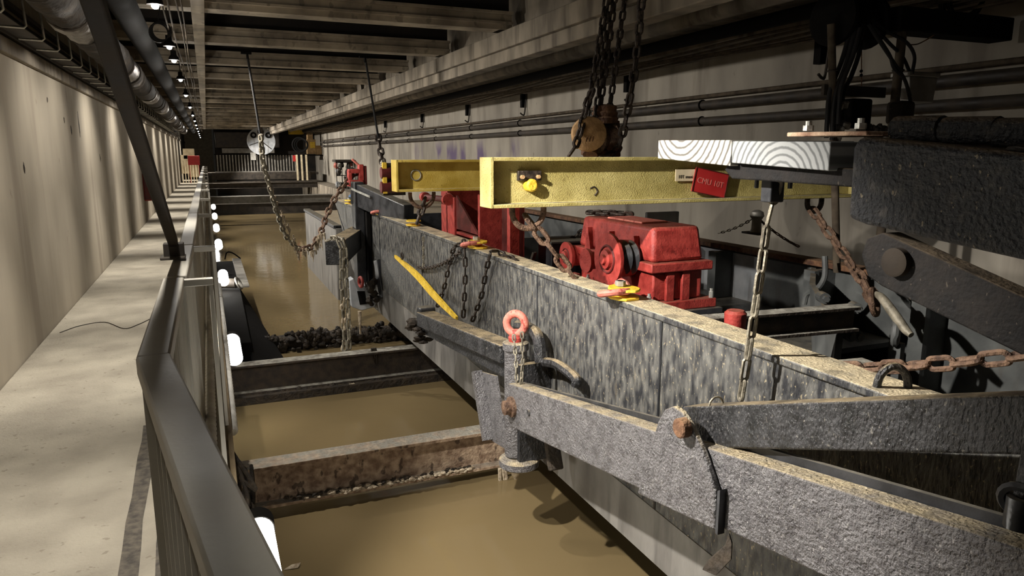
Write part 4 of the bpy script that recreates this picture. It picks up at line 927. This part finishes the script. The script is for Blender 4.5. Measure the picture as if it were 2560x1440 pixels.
# eyebolt carrying the level chain
c = at(2232, 955, X=2.28)
t = thing('chain_guide', 'black forged eye guide under the level rusty chain', 'eye bolt', V(c.x, c.y, GZ))
MB().tube(smoothpath([c + V(-.05, .03, -.09), c + V(-.045, .02, .02), c + V(0, 0, .06), c + V(.045, -.02, .02), c + V(.05, -.03, -.09)], 5), .015, 8).build('eye', 'black_steel', t, smooth=True)
MB().box(c.x - .09, c.x + .05, c.y - .05, c.y + .07, c.z - .13, c.z - .085).build('base', 'black_steel', t, .006)
q = at(2545, 1290, X=1.78)
t = thing('drop_shackle', 'black shackle pin on the lever arm at the lower right corner', 'shackle', q)
MB().cyl(q + V(0, 0, -.03), q + V(0, 0, .05), .03, n=14).build('pin', 'gloss_black', t, smooth=True)
MB().ring(q + V(0, 0, .04), (1, .3, .2), .04, .012, 18, 6).build('ring', 'gloss_black', t, smooth=True)
MB().bar(q + V(0, 0, .05), q + V(.01, 0, .20), .025, .025).build('shank', 'black_steel', t, .004)
# upper block with timbers
t = thing('counter_beam', 'huge grimy black steel beam end at the right edge above the timbers', 'beam', (2.1, 1.4, 1.35))
MB().prismX([(1.75, 1.655), (1.77, 1.62), (1.765, 1.39), (1.70, 1.375), (1.19, 1.325), (.3, 1.24), (.3, 1.50), (1.2, 1.60)], 1.95, 2.28).build('beam_end', 'crusted_steel', t, .018)
for i, (py, z) in enumerate([(1.62, 1.665), (1.45, 1.655), (1.30, 1.645)]):
    MB().cyl(V(2.06, py + .08, z + .015), V(2.06, py - .08, z + .01), .04, n=12).build('roll_lump', 'crusted_steel', t, smooth=True)
mb = MB().blob((2.0, 1.25, 1.612), .025, 5, 1.4, 1.8, .5); mb.build('dirt_lump', 'mud', t)
tag(MB().box(2.28, 2.5, 1.12, 1.3, 1.60, 1.70).build('steel_housing', 'grey_paint', bevel=.02), 'pale rounded housing behind the grimy beam at the right edge', 'housing')
t = thing('pinned_link', 'dark link arm with a big round pin below the grimy beam', 'lever arm', (2.45, 1.6, 1.1))
MB().prismX([(2.09, 1.2), (2.07, 1.27), (2.0, 1.30), (1.5, 1.16), (.7, .94), (.7, .77), (1.49, .97), (1.98, 1.09), (2.05, 1.12)], 2.40, 2.50).build('link', 'shaded_steel', t, .008)
q = at(2248, 655, X=2.40); MB().lathe(q, (-1, 0, 0), [(0, .055), (.03, .055), (.035, .045)], 24).build('pin', 'steel_bar', t, smooth=True)
g = 'thick timbers under the grimy beam'
for i, (ya, yb, lab) in enumerate([(2.88, 2.365, 'left sawn timber with bright growth rings on its end'), (2.36, 1.86, 'right greyer sawn timber beside the grimy beam')]):
    tt = thing('timber_baulk', lab, 'timber', (2.4, (ya + yb) / 2, 1.56), g)
    dz = .015 * i
    ob = MB().prismX([(ya, 1.58 - dz), (ya, 1.663 - .012 * i), (yb, 1.655 - .014 * i), (yb, 1.57 - .018 - dz * .6)], 1.95, 2.62).build('baulk', 'timber_end_grey' if i else 'timber_end', tt, .004)
tag(MB().prismX([(2.14, 1.664), (2.14, 1.68), (1.78, 1.675), (1.78, 1.66)], 2.02, 2.3).build('rust_plate', 'rust_plate', bevel=.004), 'flaky rusty plate lying on the timbers', 'plate')
for k, (px, py) in enumerate([(2020, 335), (2150, 332)]):
    q = at(px, py, X=2.1); t = thing('bolt_head', ['white bolt on the rusty plate above the timbers', 'white bolt beside the grimy beam end'][k], 'bolt', (q.x, q.y, 1.688))
    MB().cyl((q.x, q.y, 1.686), (q.x, q.y, 1.705), .02, n=6).build('nut', 'galvanised', t); MB().cyl((q.x, q.y, 1.705), (q.x, q.y, 1.722), .012, n=10).build('shank', 'galvanised', t)
t = thing('bearer_bar', 'black steel bearer under the timbers with a chain bracket', 'bearer', (2.1, 2.1, 1.5))
MB().prismX([(2.45, 1.535), (2.42, 1.57), (1.75, 1.55), (1.75, 1.49), (2.40, 1.50)], 1.99, 2.22).build('bar', 'shaded_steel', t, .006)
q = at(1932, 468, X=2.1); MB().box(q.x - .035, q.x + .035, q.y - .03, q.y + .03, q.z - .06, q.z + .045).build('chain_bracket', 'gloss_black', t, .006)
for px in (1892, 1976):
    q = at(px, 452, X=2.1); MB().cyl(q + V(0, 0, -.03), q + V(0, 0, .02), .009, n=8).cyl(q + V(0, 0, .012), q + V(0, 0, .02), .02, n=8).build('bolt', 'gloss_black', t)

# ------------------------------------------------------------------ red gearbox and red frames on the barge
t = thing('gearbox', 'big dusty red gearbox with round covers standing in the barge', 'gearbox', (3.25, 4.95, .44))
x0, x1 = 2.98, 3.42; ya, yb = 4.4, 5.62; zb = .47
def pyr(xa, xb, y0, y1, z0, z1, ix, iy):
    return MB().add([(xa, y0, z0), (xb, y0, z0), (xb, y1, z0), (xa, y1, z0), (xa + ix, y0 + iy, z1), (xb - ix, y0 + iy, z1), (xb - ix, y1 - iy, z1), (xa + ix, y1 - iy, z1)], [(3, 2, 1, 0), (4, 5, 6, 7), (0, 1, 5, 4), (1, 2, 6, 5), (2, 3, 7, 6), (3, 0, 4, 7)])
MB().box(x0 - .08, x1 + .10, ya - .06, yb + .04, zb - .02, zb + .05).build('base_flange', 'red_paint', t, .008)
MB().box(x0, x1, ya, yb - .1, zb + .05, zb + .27).build('lower_case', 'red_paint', t, .015)
MB().box(x0 - .05, x1 + .06, ya - .05, yb - .05, zb + .27, zb + .34).build('mid_flange', 'red_paint', t, .01)
pyr(x0 - .01, x1 + .01, ya + .0, yb - .06, zb + .34, zb + .60, .025, .04).build('upper_case', 'red_paint', t, .03)
MB().box(x0 + .08, x1 - .12, ya + .3, yb - .4, zb + .6, zb + .615).build('inspection_cover', 'pink_red', t, .004)
for yv in (4.62, 4.98, 5.34):
    MB().prismX([(yv - .05, zb + .34), (yv + .05, zb + .34), (yv, zb + .52)], x0 - .04, x0 + .02).build('web', 'red_paint', t)
for xx in (x0 + .10, x0 + .24):
    MB().box(xx, xx + .07, ya - .03, ya, zb + .05, zb + .27).build('end_rib', 'red_paint', t, .005)
nb = MB().cyl((0, 0, 0), (0, 0, .05), .018, n=6).cyl((0, 0, .05), (0, 0, .07), .012, n=8).mesh('bolt', 'galvanised')
for xx, yy_ in ((x0 - .05, ya - .03), (x1 + .07, ya - .03), (x0 - .05, 5.3), (x1 + .03, ya + .3)): inst('bolt', nb, Matrix.Translation((xx, yy_, zb + .05)), t)
def cover(px, py, X, r, lab, steps=True, depth=.2):
    q = at(px, py, X=X)
    pr_ = [(0, r), (.02, r * 1.0), (.03, r * .98), (.035, r * .75), (depth, r * .7)]
    cv = MB().lathe(q, (1, 0, 0), pr_, 36).build(lab, 'red_paint', t, smooth=True)
    if steps:
        MB().ring(q - V(.002, 0, 0), (1, 0, 0), r * .52, r * .05, 28, 6).build('cover_ring', 'dark_red', cv, smooth=True)
        MB().lathe(q, (-1, 0, 0), [(0, r * .38), (.025, r * .36), (.03, r * .2), (.05, r * .18)], 24).build('shaft_boss', 'red_paint', cv, smooth=True)
cover(1518, 648, 2.76, .20, 'large_round_cover')
cover(1463, 652, 2.80, .10, 'small_round_cover', False, .16)
cover(1414, 640, 2.86, .125, 'pulley_cover')
q = at(1545, 645, X=2.82); MB().lathe(q, (1, 0, 0), [(0, .1), (.05, .13), (.06, .1), (.11, .13), (.16, .08)], 24).build('coupling', 'gloss_black', t, smooth=True)
MB().prismX([(4.55, zb - .02), (4.95, zb - .02), (4.85, zb + .16), (4.72, zb + .16)], 2.72, 2.76).build('bearing_bracket', 'red_paint', t, .006)
MB().prismX([(5.15, zb - .02), (5.45, zb - .02), (5.25, zb + .16), (5.15, zb + .16)], 2.74, 2.78).build('bearing_bracket', 'red_paint', t, .006)
q = at(1555, 735, X=2.72); MB().ring(q, (1, 0, 0), .085, .03, 20, 8, 0, PI).build('strap_clip', 'pink_red', t, smooth=True)
MB().box(2.5, 3.55, 4.3, 5.7, zb - .06, zb - .02).build('bed_plate', 'gloss_black', t, .004)
MB().box(2.6, 2.7, 4.4, 5.6, .12, zb - .06).box(3.3, 3.4, 4.4, 5.6, .12, zb - .06).build('bearers', 'gloss_black', t)
# red winch frame
t = thing('winch_frame', 'tall red welded winch frame under the rear spreader', 'frame', (2.7, 7, .14))
MB().box(2.50, 2.90, 7.86, 7.90, .14, 1.20).build('side_cheek', 'red_paint', t, .006)
MB().prismX([(8.1, .14), (7.62, .14), (7.62, 1.12), (8.1, 1.22)], 2.50, 2.53).build('front_plate', 'red_paint', t, .006)
MB().prismX([(6.85, .14), (6.8, .14), (6.8, 1.2), (6.85, 1.2)], 2.5, 3.0).build('side_cheek', 'red_paint', t, .006)
MB().prismX([(7.62, .14), (6.85, .14), (6.85, 1.15), (7.62, 1.15)], 2.86, 2.90).build('back_web', 'dark_red', t)
MB().box(2.52, 2.9, 6.86, 7.6, .72, .75).build('shelf', 'red_paint', t, .004)
MB().prism([(2.52, 7.6, 1.15), (2.52, 7.6, .78), (2.52, 6.9, .78)], (.02, 0, 0)).build('brace', 'dark_red', t)
MB().prismX([(6.5, .14), (6.05, .14), (6.05, 1.12), (6.35, 1.25), (6.5, 1.25)], 2.62, 2.66).build('rear_cheek', 'dark_red', t, .006)
MB().prismX([(6.12, .14), (6.05, .14), (6.05, 1.12), (6.12, 1.15)], 2.52, 2.62).build('corner_angle', 'red_paint', t, .004)
MB().cyl((2.45, 8.6, 1.08), (2.45, 7.7, 1.10), .035, n=12).build('tie_rod', 'dark_red', t, smooth=True)
MB().cyl((2.45, 8.66, 1.08), (2.45, 8.56, 1.08), .06, n=16).cyl((2.45, 7.72, 1.1), (2.45, 7.66, 1.1), .065, n=16).build('tie_nut', 'red_paint', t, smooth=True)
# black box and rails left of the gearbox
t = thing('battery_box', 'black box shelf against the white hull lining behind the ring', 'box', (3.2, 6, .2))
MB().box(2.9, 3.6, 5.95, 6.25, .35, .78).build('box', 'gloss_black', t, .008)
MB().box(2.88, 3.62, 5.92, 6.27, .78, .80).build('lid', 'grey_paint', t, .003)
tag(MB().box(4.2, 4.6, 6.35, 6.4, .72, 1.0).build('wall_cabinet', 'white_paint', bevel=.01), 'pale control cabinet on the white hull lining', 'cabinet')
tag(MB().bar((2.35, 5.5, .3), (2.45, 5.35, .8), .05, .02).build('wooden_stick', 'steel_bar', bevel=.003), 'brown stick leaning inside the gunwale near the rusty chain', 'stick')
# red valve
q = at(1838, 800, X=2.62)
t = thing('valve_knob', 'red knobbed valve inside the gunwale near the pale chain', 'valve', (q.x, q.y, .35))
MB().lathe(V(q.x, q.y, q.z - .06), (0, 0, 1), [(0, .04), (.01, .058), (.10, .06), (.115, .045)], 24).build('knob', 'red_paint', t, smooth=True)
MB().cyl(V(q.x, q.y, .3), V(q.x, q.y, q.z - .06), .028, n=14).build('stem', 'red_paint', t, smooth=True)
# red vice on the bow
t = thing('bow_vice', 'red cast bench vice standing on the barge bow', 'vice', at(890, 470, Y=13.3))
def bx(px, py, w, h, d, nm, mt='red_paint', Y=13.3, tilt=0):
    q = at(px, py, Y=Y); o = MB().bar(q - V(0, 0, h / 2), q + V(tilt, 0, h / 2), w, d, up=(0, 1, 0)).build(nm, mt, t, .012); return o
bx(902, 440, .09, .42, .16, 'jaw'); bx(885, 428, .22, .08, .16, 'top_arm'); bx(874, 440, .07, .2, .16, 'fixed_jaw'); bx(888, 458, .26, .12, .2, 'body'); bx(893, 475, .18, .16, .2, 'base'); bx(912, 438, .06, .34, .12, 'screw_guide', 'dark_red')
q = at(880, 398, Y=13.3); MB().tube([q, at(900, 416, Y=13.3)], .022, 8).build('handle', 'pink_red', t, smooth=True)
tag(MB().blob(at(884, 492, Y=12.6), .06, 3, 1.4, 1, .8).build('blue_rag', mat('blue_cloth', lin(60, 84, 120), lin(90, 116, 150), 20) and 'blue_cloth', smooth=True), 'small blue rag on the gunwale beside the vice', 'rag')

# ------------------------------------------------------------------ pole and cable cluster at upper right
KY = 4.15
for i, (a, b, r) in enumerate([((2085, 360), (2078, 60), .025), ((2226, 360), (2258, 60), .03)]):
    p0 = at(*a, Y=KY); p1 = at(*b, Y=KY)
    t = thing('guide_pole', ['left slim steel pole among the black cables', 'right steel pole beside the grey junction box'][i], 'pole', p0)
    d = (p1 - p0).normalized(); MB().tube([p0 - d * 1.0, p1], r * 1.15, 12).build('pole', 'cable_brown', t, smooth=True)
    for f in (.3, .62): MB().ring(p0.lerp(p1, f), d, r * 1.3, .008, 14, 6).build('collar', 'pipe_dark', t, smooth=True)
head = at(2165, 45, Y=KY)
t = thing('cable_drum', 'black cable drum hung under the soffit at upper right', 'drum', head)
MB().lathe(head + V(-.25, .1, 0), (1, .1, 0), [(0, .16), (.02, .2), (.06, .2), (.07, .14), (.38, .14), (.39, .2), (.43, .2)], 24).build('drum', 'pipe_black', t, smooth=True)
MB().bar(head + V(0, .1, .1), head + V(0, .1, .55), .2, .1).build('hanger', 'pipe_black', t)
gc = 'black cables fanning from the drum'
for k, pts in enumerate([[(2130, 60), (2105, 150), (2075, 230), (2068, 300), (2066, 345)], [(2140, 60), (2118, 150), (2090, 230), (2082, 300), (2080, 350)], [(2150, 70), (2132, 140), (2105, 210), (2098, 260), (2095, 310)], [(2155, 60), (2148, 130), (2128, 190), (2108, 235), (2105, 300)], [(2160, 70), (2140, 120), (2112, 180), (2090, 260), (2088, 330)],
                         [(2170, 60), (2210, 120), (2240, 165), (2262, 200), (2275, 240)], [(2178, 60), (2225, 110), (2255, 140), (2272, 175), (2278, 190)], [(2180, 50), (2220, 80), (2265, 105), (2286, 140), (2280, 185)], [(2172, 60), (2200, 100), (2225, 140), (2235, 170), (2262, 200), (2278, 260)]]):
    p = smoothpath([at(x, y, Y=KY - .03 * (k % 3)) for x, y in pts], 6)
    tag(MB().tube(p, .017 if k < 5 else .013, 8).build('drum_cable', 'rubber', smooth=True), ['leftmost black cable dropping along the left pole', 'black cable second from the left by the left pole', 'short black cable ending right of the left pole', 'rightmost of the black cables dropping by the left pole', 'middle black cable of the bundle at the left pole', 'lowest black cable reaching the grey junction box', 'straight black cable entering the junction box lid', 'widest black loop curving into the grey junction box', 'longest black cable passing behind the right pole'][k], 'cable', gc + (' to the left' if k < 5 else ' to the right'))
c = at(2285, 222, Y=KY + .05)
t = thing('junction_box', 'grey tapered junction box on the right steel pole', 'box', c)
MB().add([c + V(x * s_, y, z) for z, s_ in ((-.11, .13), (.085, .155)) for x, y in ((-1, -.08), (1, -.08), (1, .08), (-1, .08))], [(3, 2, 1, 0), (4, 5, 6, 7), (0, 1, 5, 4), (1, 2, 6, 5), (2, 3, 7, 6), (3, 0, 4, 7)]).build('body', 'steel_grey', t, .008)
MB().box(c.x - .17, c.x + .17, c.y - .09, c.y + .09, c.z + .085, c.z + .12).build('lid', 'steel_grey', t, .006)
c = at(2262, 282, Y=KY - .05)
tag(MB().box(c.x - .10, c.x + .06, KY - .1, KY + .05, c.z - .09, c.z + .09).build('switch_box', 'steel_bar', bevel=.03), 'brown rounded switch box under the grey junction box', 'box')
c = at(2130, 280, Y=KY + .05)
t = thing('limit_switch', 'black motor with cable glands between the two poles', 'motor', c)
MB().box(c.x - .05, c.x + .16, KY, KY + .15, c.z - .12, c.z + .1).build('body', 'pipe_black', t, .02)
MB().box(c.x - .25, c.x + .4, KY + .1, KY + .13, c.z + .12, c.z + .2).build('cross_bar', 'pipe_dark', t, .004)
for px, py in ((2103, 255), (2115, 252), (2105, 315), (2120, 305), (2098, 335)):
    q = at(px, py, Y=KY - .02); MB().lathe(q, (0, .3, -1), [(0, .018), (.01, .028), (.05, .028), (.055, .02)], 12).build('cable_gland', 'steel_grey', t, smooth=True)
mb = MB()
for i in range(26): mb.blob(at(2150 + 60 * rnd.random(), 318 + 20 * rnd.random(), Y=KY - .05), rnd.uniform(.015, .04), i)
mb.build('dirt_pile', 'mud', t, smooth=True, kind='stuff')
p = at(2154, 60, Y=KY); q = at(2154, 215, Y=KY)
t = thing('pull_cord', 'thin cord with a knot hanging between the cables', 'cord', q)
MB().tube([p, q], .004, 5).build('cord', 'rust', t); MB().ball(at(2153, 178, Y=KY), .012).ball(at(2153, 188, Y=KY), .012).build('knot', 'pipe_black', t, smooth=True)
c = at(2420, -10, Y=KY)
for k in range(6):
    cc = c + V(.015 * k, .02 * k, .02 * (k % 3))
    tag(MB().ring(cc, (.15, 1, .2), .16 + .012 * k, .012, 26, 6).build('cable_loop', 'rubber', smooth=True), ['smallest', 'second smallest', 'third', 'fourth', 'second largest', 'largest'][k] + ' loop of the black cable coil at upper right', 'cable', 'cable coil at the upper right')
tag(MB().tube(smoothpath([at(2395, 30, Y=KY), at(2345, 80, Y=KY), at(2300, 108, Y=KY), at(2275, 112, Y=KY)], 6), .005, 5).build('thin_cable', 'rust', smooth=True), 'thin brown wire drooping from the cable coil to the poles', 'cable')
tag(MB().box(4.9, 6.2, 4.1, 4.3, 2.52, 2.7).build('soffit_bracket', 'pipe_black', bevel=.01), 'black steel bracket under the soffit above the right pole', 'bracket')

# ------------------------------------------------------------------ far end of the tunnel
FY = 43.0
t = thing('footbridge', 'dark footbridge deck across the far end of the canal', 'bridge', (2.7, FY + 1, .2))
MB().box(.02, XQ + .4, FY - .1, FY + 1.6, .45, .58).build('deck', 'pipe_dark', t, .01)
MB().box(.2, XQ, FY - .15, FY - .1, .2, .6).build('edge_girder', 'pipe_dark', t, .01)
MB().box(.2, XQ, FY - .35, FY - .2, -.1, .12).build('lower_girder', 'pipe_dark', t, .01)
t = thing('footbridge_railing', 'grey picket railing across the far footbridge', 'railing', (2.5, FY, .58))
MB().box(.4, XQ + .3, FY - .03, FY + .03, 1.55, 1.6).build('handrail', 'pipe_black', t)
MB().box(.4, 4.75, FY - .03, FY + .03, .60, .66).build('bottom_rail', 'steel_grey', t)
pk = MB().box(-.03, .03, -.015, .015, .62, 1.56).mesh('picket', 'steel_grey')
x = .55
while x < 4.7: inst('picket', pk, Matrix.Translation((x, FY, 0)), t); x += .158
pw = MB().box(-.05, .05, -.03, .03, .1, 1.56).mesh('end_post', 'cream')
for x in (4.72, 4.98, 5.24): inst('end_post', pw, Matrix.Translation((x, FY - .3, 0)), t)
tag(MB().box(2.28, 2.55, FY - .08, FY - .06, 1.27, 1.68).build('notice_sign', 'white_plastic', bevel=.004), 'small white notice on the far footbridge railing', 'sign')
q = at(737, 396, Y=FY - .1); tag(MB().box(q.x - .11, q.x + .11, FY - .12, FY - .1, q.z - .17, q.z + .17).build('red_notice', 'red_sign', bevel=.004), 'small red notice at the right of the far railing', 'sign')
q = at(653, 353, Y=42.3)
t = thing('cable_reel', 'round pale disc with hook slots in front of the dark end wall', 'disc', V(q.x, 42.3, q.z - .7))
MB().cyl(V(q.x, 42.35, q.z), V(q.x, 42.3, q.z), .74, n=40).build('disc', 'white_paint', t)
for a in (140, 40, 90): MB().ring(V(q.x + .5 * math.cos(math.radians(a)), 42.27, q.z + .5 * math.sin(math.radians(a))), (0, 1, 0), .12, .05, 14, 6).build('slot', 'pipe_black', t, smooth=True)
for a in (200, 320, 260): MB().bar(V(q.x, 42.29, q.z), V(q.x + .66 * math.cos(math.radians(a)), 42.29, q.z + .66 * math.sin(math.radians(a))), .02, .03).build('spoke', 'steel_bar', t)
MB().bar(V(q.x, 42.3, q.z + .3), V(q.x, 42.3, 3.3), .18, .12).build('hanger', 'pipe_black', t)
chain('far_hook_chain', 'black hook chain hanging in front of the pale disc', [V(at(652, 330, Y=41).x, 41, 3.55), at(652, 330, Y=41), at(656, 385, Y=41)], .35, .3, .07, 'chain_dark')
q = at(740, 322, Y=46.5)
tag(MB().box(q.x - .38, q.x + .42, 46.2, 47.49, q.z - .32, q.z + .36).build('yellow_cabinet', 'bright_yellow', bevel=.04), 'yellow control cabinet on the dark end wall', 'cabinet')
tag(MB().box(.9, 3.9, 46.9, 47.2, 1.65, 1.95).build('wall_ledge', 'steel_grey', bevel=.02), 'pale horizontal ledge on the end wall behind the disc', 'ledge')
tag(MB().box(.55, 4.2, 46.6, 47.49, 1.97, 2.9).build('end_machine', 'pipe_dark', bevel=.05), 'dark machine casing on the end wall behind the disc', 'machine')
tag(MB().box(5.1, 6.4, 44.2, 45.4, 1.5, 1.56).build('shelf', 'pipe_black', bevel=.01), 'black shelf under the cardboard boxes at the far right', 'shelf')
for i, (xa, xb, za, zb_, lab) in enumerate([(5.55, 6.05, 1.56, 2.45, 'tall cardboard box with a yellow label on the far shelf'), (6.06, 6.38, 1.56, 2.1, 'small cardboard box right of the labelled one'), (5.6, 5.9, 2.45, 2.9, 'cardboard box on top of the labelled one')]):
    tag(MB().box(xa, xb, 44.5, 45, za, zb_).build('cardboard_box', 'cardboard', bevel=.01), lab, 'box', 'cardboard boxes on the far shelf')
tag(MB().box(5.72, 6.0, 44.47, 44.49, 1.95, 2.3).build('yellow_label', 'bright_yellow'), 'yellow label on the tall cardboard box', 'label')
for k in range(3): 
    q = at(750, 362, Y=44); tag(MB().ring(q + V(.06 * k, 0, 0), (.3, 1, 0), .42 - .05 * k, .05, 24, 6).build('hose_coil', 'rubber', smooth=True), ['outer', 'middle', 'inner'][k] + ' ring of the black hose coil left of the cardboard boxes', 'hose', 'hose coils at the far right')
t = thing('tool_cage', 'dark wire cage full of hoses and tools on the far right quay', 'cage', (5.8, 34, 0))
for x in (5.5, 5.75, 6.0, 6.25):
    MB().box(x - .015, x + .015, 34.0, 34.03, 0, 1.25).build('upright', 'pipe_black', t)
for z in (.05, .62, 1.22): MB().box(5.48, 6.3, 34.0, 34.03, z - .02, z + .02).build('cross_wire', 'pipe_black', t)
MB().box(5.46, 6.32, 34, 34.9, 1.24, 1.34).build('top_plate', 'pipe_dark', t, .01)
for i in range(22):
    c = V(5.55 + .7 * rnd.random(), 34.3 + .3 * rnd.random(), .15 + 1.0 * rnd.random())
    MB().blob(c, rnd.uniform(.07, .14), i, 1, 1, 1.2).build('stored_item', ['pipe_dark', 'steel_grey', 'rubber', 'pink_red', 'white_paint'][i % 5 if i % 5 != 3 or i < 9 else 0], t, smooth=True)
for k in range(3):
    c = V(6.1, 33.6, .75); tag(MB().ring(c + V(0, .1 * k, 0), (.4, .9, 0), .22, .035, 22, 6).build('hung_hose', 'rubber', smooth=True), ['front', 'middle', 'rear'][k] + ' black hose loop hung right of the tool cage', 'hose', 'hose loops on the tool cage')
# door scene at the end of the walkway
t = thing('end_barrier', 'cream barrier and crates at the end of the walkway', 'barrier', (-.6, 45, 0))
for k, (x0_, x1_, z0_, z1_) in enumerate([(-1.35, -.95, .5, 1.55), (-.95, -.45, .3, 1.3), (-1.2, -.6, 1.3, 1.9)]): MB().box(x0_, x1_, 45, 45.4, z0_, z1_).build('panel', 'cream', t, .03)
for k in range(7): MB().box(-1.3 + .14 * k, -1.26 + .14 * k, 44.8, 44.83, 0, 1.2).build('bar', 'cream', t)
tag(MB().box(-.95, -.35, 44.0, 44.03, 1.0, 1.5).box(-.9, -.87, 44.0, 44.03, 0, 1.0).box(-.43, -.40, 44.0, 44.03, 0, 1.0).build('red_board', 'red_sign', bevel=.004), 'red board hung at the end of the walkway', 'sign')
